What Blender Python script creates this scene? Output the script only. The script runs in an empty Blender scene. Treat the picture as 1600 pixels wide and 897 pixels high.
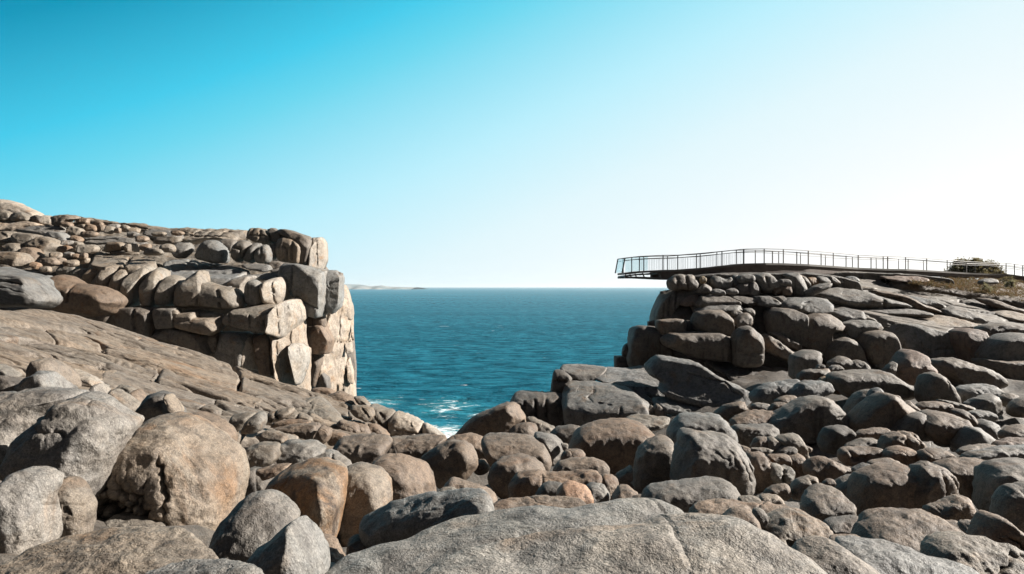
import bpy, math, random
import numpy as np
from mathutils import Vector, Matrix

# ------------------------------------------------------------------ basics
F = 1200.0            # focal length in photo pixels (1600 px wide photograph)
EYE = 25.0            # eye height above the sea
sc = bpy.context.scene
COL = sc.collection
SUN_AZ = math.radians(71)      # from the view direction (+Y) towards the right (+X)
SUN_EL = math.radians(29)

ORG = dict(A=(0, 310), B=(270, 350), C=(270, 470), D=(0, 450), E=(0, 560), F=(0, 729), G=(300, 600), H=(300, 729),
           I=(550, 600), J=(550, 729), K=(790, 540), L=(800, 680), M=(950, 420), N=(1200, 410), O=(1300, 410),
           P=(1050, 540), Q=(1300, 540), S=(1050, 660), T=(1300, 660), U=(1050, 729), V=(1300, 729))
ZS = 1600 / 300.0

def survey(crop, s):
    """outline notes -> (bearing, elevation) numbers of the sketch survey"""
    p = np.array([[float(v) for v in q.split(',')] for q in s.split()])
    if crop == 'X':
        return p
    return p / ZS + np.array(ORG[crop])

def ray(px, py, Y):
    px = np.asarray(px, float); py = np.asarray(py, float)
    Y = np.broadcast_to(np.asarray(Y, float), px.shape)
    return np.stack([(px - 800) / F * Y, Y, EYE - (py - 448.5) / F * Y], -1)

# ------------------------------------------------------------------ noise
_rng = np.random.RandomState(7)
_perm = _rng.permutation(256).astype(np.int64)
_perm = np.concatenate([_perm, _perm, _perm])
_g = _rng.normal(size=(256, 3)); _g /= np.linalg.norm(_g, axis=1)[:, None]

def perlin(p):
    i = np.floor(p).astype(np.int64); f = p - i
    u = f * f * f * (f * (f * 6 - 15) + 10)
    i &= 255
    out = 0
    for dx in (0, 1):
        wx = u[:, 0] if dx else 1 - u[:, 0]
        a = _perm[i[:, 0] + dx]
        for dy in (0, 1):
            wy = u[:, 1] if dy else 1 - u[:, 1]
            b = _perm[(a + i[:, 1] + dy)]
            for dz in (0, 1):
                wz = u[:, 2] if dz else 1 - u[:, 2]
                h = _perm[(b + i[:, 2] + dz)]
                g = _g[h]
                d = g[:, 0] * (f[:, 0] - dx) + g[:, 1] * (f[:, 1] - dy) + g[:, 2] * (f[:, 2] - dz)
                out = out + wx * wy * wz * d
    return out * 1.5

def fbm(p, o=4, gain=.5):
    a = 1; s = 0; q = p.copy()
    for k in range(o):
        s = s + a * perlin(q); q = q * 2.03 + 17.3; a *= gain
    return s

def ridged(p, o=3, gain=.5):
    a = 1; s = 0; q = p.copy()
    for k in range(o):
        s = s + a * (1 - 2 * np.abs(perlin(q))); q = q * 2.1 + 9.1; a *= gain
    return s

# ------------------------------------------------------------------ object helpers
def setp(o, label=None, cat=None, group=None, kind=None):
    if label: o['label'] = label
    if cat: o['category'] = cat
    if group: o['group'] = group
    if kind: o['kind'] = kind
    return o

def empty(name, loc=(0, 0, 0)):
    o = bpy.data.objects.new(name, None); COL.objects.link(o); o.location = loc; o.empty_display_size = .3
    return o

def mesh_obj(name, verts, faces, mat, parent=None, smooth=True, origin=None, rk=None):
    verts = np.asarray(verts, float)
    if origin is None:
        origin = np.array([(verts[:, 0].min() + verts[:, 0].max()) / 2, (verts[:, 1].min() + verts[:, 1].max()) / 2, verts[:, 2].min()])
    origin = np.asarray(origin, float)
    me = bpy.data.meshes.new(name)
    faces = faces if isinstance(faces, list) else faces.tolist()
    me.from_pydata((verts - origin).tolist(), [], faces)
    if smooth:
        me.polygons.foreach_set('use_smooth', np.ones(len(me.polygons), dtype=bool))
    if rk is not None:
        at = me.attributes.new('rk', 'FLOAT_VECTOR', 'POINT')
        at.data.foreach_set('vector', np.asarray(rk, np.float32).ravel())
    me.materials.append(mat)
    me.update()
    o = bpy.data.objects.new(name, me); COL.objects.link(o)
    if parent is not None:
        o.parent = parent
        o.location = origin - np.array(parent.location)
    else:
        o.location = origin
    return o

# ------------------------------------------------------------------ rock builder
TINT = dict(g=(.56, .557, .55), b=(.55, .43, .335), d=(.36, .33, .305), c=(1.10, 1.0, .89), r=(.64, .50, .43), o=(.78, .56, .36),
            k=(.60, .61, .61), t=(.58, .52, .45), w=(.70, .69, .67), m=(.53, .48, .43), y=(.95, .73, .43))  # c also carries sunlight and d shade, put into the tint

def chaikin(p, n):
    for k in range(n):
        q = np.roll(p, -1, 0); r = .25 if n > 2 or k > 0 else (.13 if n == 1 else .22)
        p = np.stack([(1 - r) * p + r * q, r * p + (1 - r) * q], 1).reshape(-1, 2)
    return p

def resample(p, n):
    q = np.vstack([p, p[:1]])
    d = np.r_[0, np.cumsum(np.linalg.norm(np.diff(q, axis=0), axis=1))]
    s = np.linspace(0, d[-1], n, endpoint=False)
    return np.stack([np.interp(s, d, q[:, 0]), np.interp(s, d, q[:, 1])], 1)

def seg_dist(p, a, b):
    ab = b - a; t = np.clip(((p - a) @ ab) / (ab @ ab + 1e-9), 0, 1)
    return np.linalg.norm(p - (a + t[:, None] * ab), axis=1)

def blob(P, cx, cy, w, h, seed, k=9, jit=.22, rot=0):
    """irregular stone outline round a point"""
    r = np.random.RandomState(seed)
    a = np.linspace(0, 2 * np.pi, k, endpoint=False) + r.uniform(-.25, .25, k)
    rad = 1 + r.uniform(-jit, jit, k)
    # superellipse for blockier stones
    e = .75
    x = np.sign(np.cos(a)) * np.abs(np.cos(a)) ** e * rad * w / 2
    y = np.sign(np.sin(a)) * np.abs(np.sin(a)) ** e * rad * h / 2
    c, s = math.cos(rot), math.sin(rot)
    return ' '.join('%.1f,%.1f' % (cx + c * X - s * Y_, cy + s * X + c * Y_) for X, Y_ in zip(x, y))

NR = 0
def rock(name, crop, Y, pts, tint='g', parent=None, d=.55, q=.5, br=.45, tz=1.0, gx=0.0, cr=(), gr=(), fac=5, n=1.0, ch=2,
         dep=None, aniso=None, res=1.0, det=1.0, lin=None, mat=None, cut=.86, thick=None, wob=1.0, ledge=0.0, sink=0.0, iron=0.0):
    global NR
    NR += 1
    seed = NR
    R = np.random.RandomState(seed * 13 + 5)
    po = survey(crop, pts)
    if (parent is not None or 47 < Y < 62) and dep is None: po = po.mean(0) + (po - po.mean(0)) * 1.05
    p = chaikin(po, ch)
    x0, y0 = p.min(0); x1, y1 = p.max(0)
    per = np.linalg.norm(np.diff(np.vstack([p, p[:1]]), axis=0), axis=1).sum()
    N = int(np.clip(per * .64 / 1.7 * res, 36, 420 if dep is None else 640))
    p = resample(p, N)
    A = .5 * np.sum(p[:, 0] * np.roll(p[:, 1], -1) - np.roll(p[:, 0], -1) * p[:, 1])
    k = (p[:, 0] * np.roll(p[:, 1], -1) - np.roll(p[:, 0], -1) * p[:, 1])
    c = np.array([np.sum((p[:, 0] + np.roll(p[:, 0], -1)) * k), np.sum((p[:, 1] + np.roll(p[:, 1], -1)) * k)]) / (6 * A)
    rmax = np.linalg.norm(p - c, axis=1).max()
    M = int(np.clip(rmax * .64 / 1.7 * res, 9, 150 if dep is None else 260)); MB = max(5, M // 4)
    # rings, denser near the rim
    u = np.linspace(0, 1, M + 1)[1:]
    t = .5 * (1 - (1 - u) ** 2) + .5 * u
    tb = np.sin(np.linspace(0, 1, MB + 1)[1:-1] * np.pi / 2)
    if dep is not None:
        D3 = np.array(dep, float)
        a3 = np.linalg.lstsq(np.c_[np.ones(len(D3)), D3[:, 0], D3[:, 1]], 1 / D3[:, 2], rcond=None)[0]
        Y = 1 / (a3 @ np.array([1, c[0], c[1]]))
    w = (x1 - x0) / F * Y; h = (y1 - y0) / F * Y
    s = math.sqrt(w * h); mn = min(w, h)
    D = thick if thick else d * (mn * .75 + .25 * s)
    def depth(P):
        px, py = P[:, 0], P[:, 1]
        if dep is not None:
            yc = 1 / (a3[0] + a3[1] * px + a3[2] * py)
        else:
            hz = (y1 - py) / F * Y / h          # 0 bottom .. 1 top
            v = hz - br; kk = .08
            sp = np.where(v > 4 * kk, v, kk * np.log1p(np.exp(np.clip(v / kk, -30, 30))))
            yc = Y + gx * (px - c[0]) / F * Y + tz * h * sp
        for cs in cr:
            L = cs.split(); pp = survey(crop, ' '.join(L[:2])); sl = float(L[2])
            dd = pp[1] - pp[0]; nn = np.array([dd[1], -dd[0]]); nn /= np.linalg.norm(nn)
            e = ((P - pp[0]) @ nn) / F * Y; kk = .02 * s
            e = np.where(e > 8 * kk, e, kk * np.log1p(np.exp(np.clip(e / kk, -30, 30))))
            yc = yc + sl * e
        return yc
    qe = q * .7 + .3 if parent is None else q
    rho = float(np.clip(1.05 - .9 * qe, .2, 1.0)) * ((.30 if parent is not None else .36) if ch < 2 else .80)
    rpx = rho * .5 * min(x1 - x0, y1 - y0)
    P2 = [c[None, :]]; sg = [-1]
    for ti in t:
        P2.append(c + ti * (p - c)); sg += [-1] * N
    for ti in tb[::-1]:
        P2.append(c + ti * (p - c)); sg += [1] * N
    P2.append(c[None, :]); sg.append(1)
    P2 = np.vstack(P2); sg = np.array(sg, float)
    ps = p[::2]; K = len(ps)
    near = np.concatenate([((q_[:, None] - ps[None]) ** 2).sum(2).argmin(1) for q_ in np.array_split(P2, max(1, len(P2) * K // 2000000 + 1))])
    dst = np.full(len(P2), 1e9)
    for k_ in (-2, -1, 0, 1):
        A_ = ps[(near + k_) % K]; B_ = ps[(near + k_ + 1) % K]; ab = B_ - A_
        tt = np.clip(np.sum((P2 - A_) * ab, 1) / (np.sum(ab * ab, 1) + 1e-12), 0, 1)
        dst = np.minimum(dst, np.linalg.norm(P2 - A_ - tt[:, None] * ab, axis=1))
    dst[1 + (M - 1) * N:1 + M * N] = 0
    xx = np.clip(dst / rpx, 0, 1)
    off = sg * np.sqrt(1 - (1 - xx) ** 2)
    off[1 + (M - 1) * N:1 + M * N] = 0
    yc = depth(P2)
    V = ray(P2[:, 0], P2[:, 1], yc)
    if dep is not None:      # thickness along the sheet's own normal
        e0 = ray(c[0], c[1], Y); 
        pa = np.array([[c[0] + 5, c[1]], [c[0], c[1] + 5]]); ya = depth(pa); ea = ray(pa[:, 0], pa[:, 1], ya)
        nv = np.cross(ea[0] - e0, ea[1] - e0); nv /= np.linalg.norm(nv)
        if nv @ (np.array([0, 0, EYE]) - e0) < 0: nv = -nv
        V = V + (-off[:, None] - 1.0) * D * nv - sink * nv
    else:
        V[:, 1] += off * D
    # quads
    F_ = []
    i = np.arange(N); j = (i + 1) % N
    quads = []
    tri = [[0, 1 + b, 1 + a] for a, b in zip(i, j)]
    starts = [1 + m * N for m in range(M + MB - 1)]
    for m in range(len(starts) - 1):
        a0, b0 = starts[m], starts[m + 1]
        quads.append(np.stack([a0 + i, a0 + j, b0 + j, b0 + i], 1))
    last = starts[-1]; cb = len(V) - 1
    tri += [[cb, last + a, last + b] for a, b in zip(i, j)]
    quads = np.vstack(quads)
    # grooves: open joints worked into the front
    front = off <= 1e-6
    for g in gr:
        parts = g.split('|'); gp = survey(crop, parts[0]); gw = float(parts[1]) if len(parts) > 1 else 2.0
        gd = float(parts[2]) if len(parts) > 2 else .10 * s
        if dep is not None: gw = max(gw, 1.7)
        wobx = P2 + (1.6 if dep is None else .7) * np.stack([perlin(np.c_[P2 * .09, np.full(len(P2), 3.1)]), perlin(np.c_[P2 * .09, np.full(len(P2), 9.7)])], 1) * gw
        dist = np.min([seg_dist(wobx, gp[m], gp[m + 1]) for m in range(len(gp) - 1)], axis=0)
        dy = gd * np.exp(-(dist / gw) ** 2)
        if dep is not None: V -= nv * np.where(front, dy, 0)[:, None]
        else: V[:, 1] += np.where(front, dy, 0)
    # planar fractures
    ctr = V.mean(0)
    for _ in range(fac if ch > 1 or fac == 0 else fac + 3):
        dr = np.array([R.uniform(-1, 1), R.uniform(-1.2, -.1), R.uniform(-.35, 1.0)]); dr /= np.linalg.norm(dr)
        dt = (V - ctr) @ dr
        cc_ = cut - (.08 if ch < 2 else 0); lim = dt.max() * R.uniform(cc_, min(.98, cc_ + .12))
        V -= np.outer(np.maximum(0, dt - lim) * .85 * np.clip(-off * 2.5, 0, 1), dr)
    # normals
    def normals(V):
        a, b, c2, d2 = (V[quads[:, m]] for m in range(4))
        fn = np.cross(c2 - a, d2 - b)
        vn = np.zeros_like(V)
        for m in range(4): np.add.at(vn, quads[:, m], fn)
        vn /= np.linalg.norm(vn, axis=1)[:, None] + 1e-12
        vn[0] = vn[1]; vn[cb] = vn[last]
        return vn
    vn = normals(V)
    ct = V.mean(0)
    if np.mean(np.sum(vn * (V - ct), 1)) < 0: 
        flip = True; vn = -vn
    else: flip = False
    so = R.uniform(0, 200, 3)
    W = V.copy()
    if aniso is not None:
        ad = np.array(aniso[0], float); ad /= np.linalg.norm(ad)
        al = W @ ad; W = W - np.outer(al, ad) * (1 - aniso[1])
    rk = W.copy()
    amp = n * s
    disp = (.034 if ch > 1 else .020) * amp * wob * fbm(W * (1.5 / s) + so, 3)
    disp += .014 * amp * min(1, 4.0 / s) * (ridged(W * (4.0 / s) + so, 3) - .4)
    # absolute scale weathering
    px_m = Y / F * 1.6      # metres per rendered pixel
    for fr, am in ((.55, .11), (1.6, .045), (5.0, .022), (14.0, .008)):
        if 1 / fr < s * .6 and 1 / fr > px_m * 3:
            nz = fbm(W * fr + so, 2) if fr != 1.6 else -np.abs(fbm(W * fr + so, 2)) * 1.3 + .4
            disp += am * n * det * nz
    if lin:
        for fr, dp_, wd_ in ((.35, .30, .035), (.9, .12, .05)):
            nz = perlin(W * fr + so + 31.7); msk = np.clip((perlin(W * .25 + so + 77.1) + .25) * 3, 0, 1)
            disp -= dp_ * msk * np.exp(-(nz / wd_) ** 2)
    if ledge:
        e = fbm(W * np.array([.5, .5, 1.0]) * lin + so, 3) if lin else fbm(W * .5 + so, 3)
        st = e * 3.0; fr_ = st - np.floor(st)
        disp += ledge * (np.floor(st) + np.clip(fr_ * 5, 0, 1)) / 3.0
    V = V + vn * disp[:, None]
    faces = tri + quads.tolist()
    if not flip:
        pass
    faces = [f[::-1] for f in faces] if flip else faces
    o = mesh_obj(name, V, faces, mat or M_ROCK, parent, True, None, rk)
    hv = R.uniform(-.05, .05) if isinstance(tint, str) else 0
    tc = np.array(TINT[tint] if isinstance(tint, str) else tint) * R.uniform(.88, 1.12) * np.array([1 + hv, 1, 1 - hv])
    o.color = (tc[0], tc[1], tc[2], 1)
    if iron: o['iron'] = iron
    return o

# ------------------------------------------------------------------ materials
def new_mat(name):
    m = bpy.data.materials.new(name); m.use_nodes = True
    nt = m.node_tree; nt.nodes.clear()
    out = nt.nodes.new('ShaderNodeOutputMaterial')
    b = nt.nodes.new('ShaderNodeBsdfPrincipled')
    nt.links.new(b.outputs[0], out.inputs[0])
    return m, nt, b

class NT:
    def __init__(s, nt): s.nt = nt
    def n(s, typ, **kw):
        nd = s.nt.nodes.new(typ)
        for k, v in kw.items():
            if k == 'ins':
                for kk, vv in v.items():
                    if hasattr(vv, 'is_output') or isinstance(vv, bpy.types.NodeSocket): s.nt.links.new(vv, nd.inputs[kk])
                    else: nd.inputs[kk].default_value = vv
            else: setattr(nd, k, v)
        return nd
    def noise(s, vec, scale, detail=4, rough=.55, dist=0, out='Fac'):
        return s.n('ShaderNodeTexNoise', ins={'Vector': vec, 'Scale': scale, 'Detail': detail, 'Roughness': rough, 'Distortion': dist}).outputs[out]
    def ramp(s, fac, stops, interp='LINEAR'):
        r = s.n('ShaderNodeValToRGB', ins={'Fac': fac}); e = r.color_ramp; e.interpolation = interp
        while len(e.elements) > 1: e.elements.remove(e.elements[-1])
        for k, (pos, col) in enumerate(stops):
            el = e.elements[0] if k == 0 else e.elements.new(pos)
            el.position = pos
            el.color = (col, col, col, 1) if not isinstance(col, tuple) else (*col, 1)
        return r.outputs[0]
    def mix(s, fac, a, b, mode='MIX'):
        m = s.n('ShaderNodeMix', data_type='RGBA', blend_type=mode)
        for idx, v in ((0, fac), (6, a), (7, b)):
            if isinstance(v, bpy.types.NodeSocket): s.nt.links.new(v, m.inputs[idx])
            elif isinstance(v, tuple): m.inputs[idx].default_value = (*v, 1) if len(v) == 3 else v
            else: m.inputs[idx].default_value = v
        return m.outputs[2]
    def math(s, op, a, b=0.0, c=0.0):
        m = s.n('ShaderNodeMath', operation=op)
        for k, v in enumerate((a, b, c)):
            if isinstance(v, bpy.types.NodeSocket): s.nt.links.new(v, m.inputs[k])
            else: m.inputs[k].default_value = v
        return m.outputs[0]
    def scale(s, vec, v):
        return s.n('ShaderNodeVectorMath', operation='MULTIPLY', ins={0: vec, 1: v}).outputs[0]

def rock_material():
    m, nt, b = new_mat('weathered_granite'); t = NT(nt)
    vec = t.n('ShaderNodeAttribute', attribute_name='rk').outputs['Vector']
    oi = t.n('ShaderNodeObjectInfo')
    tint = oi.outputs['Color']
    big = t.noise(vec, .35, 5, .6, .4)
    mid = t.noise(vec, 1.3, 6, .65, .6)
    fine = t.noise(vec, 9, 5, .7)
    grain = t.noise(vec, 55, 2, .6)
    grain2 = t.n('ShaderNodeTexVoronoi', ins={'Vector': vec, 'Scale': 45.0}).outputs['Color']
    col = t.ramp(mid, [(.28, (.15, .138, .125)), (.42, (.265, .252, .24)), (.55, (.335, .32, .298)), (.72, (.31, .307, .30))])
    warm = t.ramp(big, [(.40, 0.0), (.62, 1.0)])
    col = t.mix(t.math('MULTIPLY', warm, .40), col, (.36, .29, .215))
    # grey lichen film and dark water streaks
    lich = t.ramp(t.noise(vec, 2.6, 8, .7, .3), [(.52, 0.0), (.66, 1.0)])
    col = t.mix(t.math('MULTIPLY', lich, .55), col, (.27, .275, .27))
    st = t.noise(t.scale(vec, (2.2, 2.2, .28)), 1.0, 5, .6, .5)
    stf = t.ramp(st, [(.56, 0.0), (.70, 1.0)])
    col = t.mix(t.math('MULTIPLY', stf, .75), col, (.085, .072, .062))
    irn = t.n('ShaderNodeAttribute', attribute_type='OBJECT', attribute_name='iron').outputs['Fac']
    iron = t.ramp(t.math('ADD', t.noise(vec, .8, 5, .6, .8), t.math('MULTIPLY', irn, .14)), [(.57, 0.0), (.70, 1.0)])
    col = t.mix(t.math('MULTIPLY', iron, t.math('ADD', t.math('MULTIPLY', irn, .3), .55)), col, (.31, .19, .095))
    dst = t.ramp(t.math('ADD', t.noise(vec, 1.5, 6, .65, .6), t.math('MULTIPLY', irn, .07)), [(.60, 0.0), (.70, 1.0)])
    col = t.mix(t.math('MULTIPLY', dst, t.math('ADD', t.math('MULTIPLY', irn, .5), .45)), col, (.075, .055, .042))
    dk = t.ramp(t.noise(vec, 5.0, 6, .75), [(.34, .55), (.5, 1.0), (.75, 1.18)])
    col = t.mix(1.0, col, dk, 'MULTIPLY')
    gv = t.ramp(grain, [(.30, .45), (.47, .95), (.60, 1.1), (.74, 1.75)])
    col = t.mix(.6, col, gv, 'MULTIPLY')
    g2 = t.ramp(t.n('ShaderNodeSeparateColor', ins={'Color': grain2}).outputs[0], [(0, .45), (.5, 1.0), (1, 1.5)])
    col = t.mix(.5, col, g2, 'MULTIPLY')
    col = t.mix(1.0, col, tint, 'MULTIPLY')
    nt.links.new(col, b.inputs['Base Color'])
    b.inputs['Roughness'].default_value = .66
    b.inputs['Specular IOR Level'].default_value = .5
    # relief
    cr = t.n('ShaderNodeTexVoronoi', feature='DISTANCE_TO_EDGE', ins={'Vector': t.mix(.12, vec, t.noise(vec, 2.0, 3, .5, 0, 'Color')), 'Scale': .55}).outputs['Distance']
    crk = t.math('MAXIMUM', t.ramp(cr, [(0, 0.0), (.018, 1.0)]), t.ramp(t.noise(vec, .4, 2), [(.50, 1.0), (.60, 0.0)]))
    h = t.math('ADD', t.math('MULTIPLY', fine, .045), t.math('MULTIPLY', mid, .10))
    h = t.math('ADD', h, t.math('MULTIPLY', grain, .012))
    h = t.math('ADD', h, t.math('MULTIPLY', t.noise(vec, 24, 4, .7), .02))
    h = t.math('ADD', h, t.math('MULTIPLY', crk, .025))
    bp = t.n('ShaderNodeBump', ins={'Height': h, 'Strength': .75, 'Distance': 1.0})
    nt.links.new(bp.outputs[0], b.inputs['Normal'])
    return m
M_ROCK = rock_material()

def simple(name, col, rough=.6, metal=0.0, var=.15, scale=8.0):
    m, nt, b = new_mat(name); t = NT(nt)
    g = t.n('ShaderNodeTexCoord').outputs['Object']
    nz = t.ramp(t.noise(g, scale, 5, .6), [(.3, 1 - var), (.7, 1 + var)])
    nt.links.new(t.mix(1.0, col, nz, 'MULTIPLY'), b.inputs['Base Color'])
    b.inputs['Roughness'].default_value = rough; b.inputs['Metallic'].default_value = metal
    return m
HAZE = 3e-5
SKY_AIR, SKY_DUST, SKY_OZ = 1.0, 2.0, 1.0
SKY_TINT = (.20, .187, .172)
SKY_STR, SUN_STR, EXPO = .055, 5.0, 1.15
# ------------------------------------------------------------------ loose rocks: each one a thing
def B(label, crop, Y, pts, tint='b', name='boulder', cat='boulder', group='boulders of the rocky field', **kw):
    o = rock(name, crop, Y, pts, tint, **kw)
    return setp(o, label, cat, group)
def SL(label, crop, Y, pts, tint='b', **kw):
    return B(label, crop, Y, pts, tint, 'rock_slab', 'rock slab', 'flat slabs of rock', **kw)
def ST(label, crop, Y, pts, tint='b', **kw):
    return B(label, crop, Y, pts, tint, 'stone', 'stone', 'small stones between the boulders', **kw)

# --- near foreground
SL('speckled pale granite hump across bottom centre, the one farther back', 'X', 6.6,
   '470,930 520,893 570,873 620,853 680,824 740,807 800,801 870,806 940,797 1000,790 1040,793 1085,818 1120,860 1110,960 470,970', (.70, .69, .665), br=.25, tz=2.0, q=.2, fac=0, d=.5, n=.42, wob=3.0, det=.35, res=1.2)
SL('large speckled pale granite hump filling the bottom centre right, nearest of all', 'X', 4.9,
   '620,940 680,890 740,870 800,858 900,846 1000,826 1060,815 1100,818 1150,824 1210,850 1290,893 1340,940 1330,1000 640,1000', (.68, .66, .63), br=.2, tz=2.0, q=.2, fac=0, d=.5, n=.42, wob=3.0, det=.35, res=1.2)
SL('low pale hump cut by the bottom edge, left of the cone shaped boulder', 'X', 4.6,
   '195,905 250,890 300,881 340,879 380,890 410,912 420,980 180,980', 'g', br=.2, tz=1.5, q=.2, fac=0)
SL('long low rounded slab along the bottom left corner', 'F', 6.4,
   '-120,960 -60,880 60,810 240,705 480,632 760,572 1000,545 1200,540 1400,555 1500,590 1600,660 1720,760 1790,900 1780,1100 -120,1100', 't', br=.2, tz=1.8, q=.2, fac=1, n=.7, res=1.1)
B('dome topped dark grey boulder behind the cone shaped one, bottom left', 'H', 8.2,
  '150,820 168,650 235,480 365,330 480,240 570,216 650,226 760,290 830,350 862,430 860,700 760,900 480,980 250,960', 'm', br=.5, tz=.8, q=.1, fac=2, n=.8, cr=['470,230 400,900 .2'])
B('cone shaped grey boulder with one bright side, bottom left', 'H', 6.7,
  '400,860 520,720 640,640 760,530 850,440 890,448 980,540 1060,660 1108,720 1122,860 1080,1100 420,1100', 'k', br=.6, tz=.5, q=.15, fac=2, ch=1, n=.7, cr=['850,430 960,1000 1.5'])
B('low brown rock in the hollow right of the cone shaped boulder', 'H', 11.2, '980,560 1180,585 1230,700 1290,790 1250,900 1080,960 1020,720', 'b', tz=1.5, br=.3)
ST('small rounded brown stone with a pointed end beside the big grey slab', 'H', 11.0, '1300,600 1340,575 1390,565 1450,595 1560,605 1680,680 1620,790 1400,860 1290,760', 'b', q=.15, fac=1)
SL('big dark grey slanting slab left of bottom centre, behind the pale hump', 'J', 11.2,
   '48,560 70,440 160,380 300,325 420,278 700,233 950,213 1080,215 1150,250 1165,340 1190,400 1150,520 800,680 400,760 150,680', 'k', br=.45, tz=1.6, q=.25, d=.45, fac=2, n=.7, cr=['1080,200 1170,460 1.0', '70,420 330,700 -.8'])
SL('flat brown slab lying right of the dark grey slanting slab', 'L', 13.6,
   '-190,600 -100,548 0,528 200,513 400,523 530,523 600,558 660,605 600,720 0,760 -190,720', 'b', br=.2, tz=2.4, q=.2, d=.4, fac=2)
# --- big boulders at left
B('huge pale grey boulder at the left edge, sloping to the right', 'E', 13.2,
  '-120,380 -60,340 0,325 130,285 300,256 560,258 690,290 640,340 590,380 430,460 390,520 250,620 240,740 170,830 120,1000 40,1100 -120,1100', 'g', br=.35, tz=.9, d=.44, q=.55, fac=1, n=.8, res=1.1)
B('huge pale lumpy boulder left of the cave faced one', 'E', 12.2,
  '110,900 200,780 250,640 330,580 390,530 410,480 560,410 600,330 760,296 860,335 1020,418 1100,500 1122,548 1040,640 985,730 900,870 880,1000 830,1110 760,1240 650,1180 520,1060 300,1060', 'g', br=.5, tz=.8, d=.44, q=.55, fac=1, n=1.0, res=1.1,
  gr=['400,500 560,560 760,560|3|.10', '520,900 560,830 680,830 740,890|3|.12', '380,540 600,420 640,340|3|.15'], cr=['980,300 700,1100 .5'])
B('upright rounded pillar boulder at the lower left edge', 'F', 9.6,
  '-120,260 0,185 60,110 130,40 200,16 330,28 430,60 472,100 430,200 392,260 392,370 437,420 412,560 400,660 300,850 -120,900', 'g', br=.75, tz=.8, d=.44, q=.55, fac=1, n=.7, cr=['180,200 240,800 .55'])
B('tan pockmarked standing stone between the pillar boulder and the cave faced boulder', 'F', 10.6,
  '430,640 440,400 468,220 510,130 560,78 620,88 690,170 755,290 768,380 750,470 720,620 560,760', 't', br=.7, tz=.6, d=.44, q=.55, fac=2, gr=['560,310 570,350|4|.22', '640,300 650,340|3|.12'], cr=['500,100 520,700 .35'])
B('giant rounded boulder with a dark cave like hollow in its face', 'X', 13.3,
  '140,850 146,815 152,795 165,760 182,722 197,694 208,677 222,660 240,652 265,651 290,656 312,669 335,688 355,703 370,720 374,755 371,790 360,815 345,845 330,870 290,880 180,890', 't', br=.62, tz=.7, d=.44, q=.55, fac=2, n=.75, res=1.3,
  iron=.22, gr=['212,762 236,772|21|.75', '196,792 214,800|9|.4', '246,800 258,806|8|.25', '290,700 300,730 302,760 300,845|3.5|.18', '236,738 262,750 274,778|4|.2'], cr=['285,650 312,850 .35'])
B('low tan lump at the foot of the cave faced boulder', 'F', 11.9, '800,560 880,450 950,408 1080,398 1200,440 1335,500 1340,600 1000,640 820,640', 't', br=.4, tz=1.2, fac=1)
# --- behind the left boulders
B('dark wedge shaped block at the foot of the left slope', 'E', 24.5, '258,130 270,30 350,8 430,12 520,70 612,180 614,260 560,300 400,300 290,220', 'm', ch=1, br=.7, tz=.4, q=.5, cr=['430,0 420,260 .9'], fac=2)
B('grey block with a white facet in front of the dark wedge block', 'E', 22.3, '170,240 250,140 320,106 420,122 490,180 592,242 600,330 200,330', 'g', ch=1, br=.6, tz=.6, cr=['430,100 410,280 1.4'], fac=3)
ST('pale elongated stone lying on the left slope edge', 'E', 26.5, '535,84 620,86 720,128 845,200 850,240 740,215 640,150 560,110', 'c', tz=1.2, br=.3)
ST('small angular stone with a bright white corner', 'E', 20.5, '720,300 760,240 820,212 860,208 898,240 892,300 850,360 740,360', 'w', ch=1, cr=['838,200 842,330 1.6'])
ST('flat tan shard lying on edge between the dark blocks', 'E', 19.5, '920,280 960,250 1060,318 1155,412 1140,450 1080,440 980,370', 't', ch=1, tz=.8, br=.3, gx=.4)
ST('tan rounded stone above the tilted tan shard', 'E', 21.0, '962,245 1010,213 1080,228 1140,268 1120,310 1040,312', 't')
ST('upright brown stone right of the tilted tan shard', 'E', 20.3, '1050,330 1110,268 1160,258 1218,348 1155,420 1090,400', 'b', ch=1, cr=['1110,260 1120,420 .9'])
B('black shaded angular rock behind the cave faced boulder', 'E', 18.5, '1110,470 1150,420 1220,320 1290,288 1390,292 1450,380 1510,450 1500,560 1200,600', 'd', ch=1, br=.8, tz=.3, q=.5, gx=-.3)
ST('thin bright tan blade leaning on the black shaded rock', 'E', 17.8, '1372,298 1420,305 1515,452 1490,475 1440,420', 't', ch=1, gx=.8, d=.8)
ST('pale flat rock peeping over the huge boulder at the left edge', 'E', 15.5, '-100,320 -60,282 60,272 148,285 110,330 0,390 -100,390', 'g', tz=1.6, br=.2)
ST('long thin tan splinter at the left edge', 'E', 23.0, '-60,50 0,55 90,105 155,155 120,175 20,125 -60,90', 't', ch=1, d=.7)
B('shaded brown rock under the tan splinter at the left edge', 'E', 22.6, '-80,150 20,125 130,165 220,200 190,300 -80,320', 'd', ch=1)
B('rock bank with fluted vertical face behind the cave faced boulder', 'G', 21.5, '-60,250 0,252 60,250 180,295 300,385 332,450 328,560 330,700 120,700 -60,500', 'b', ch=1, br=.75, tz=1.5, q=.5,
  gr=['70,290 75,420|1.8|.3', '130,310 135,450|1.8|.35', '180,320 190,480|2|.3', '230,360 240,520|2|.3', '280,400 285,520|1.6|.25'], fac=1)
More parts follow.
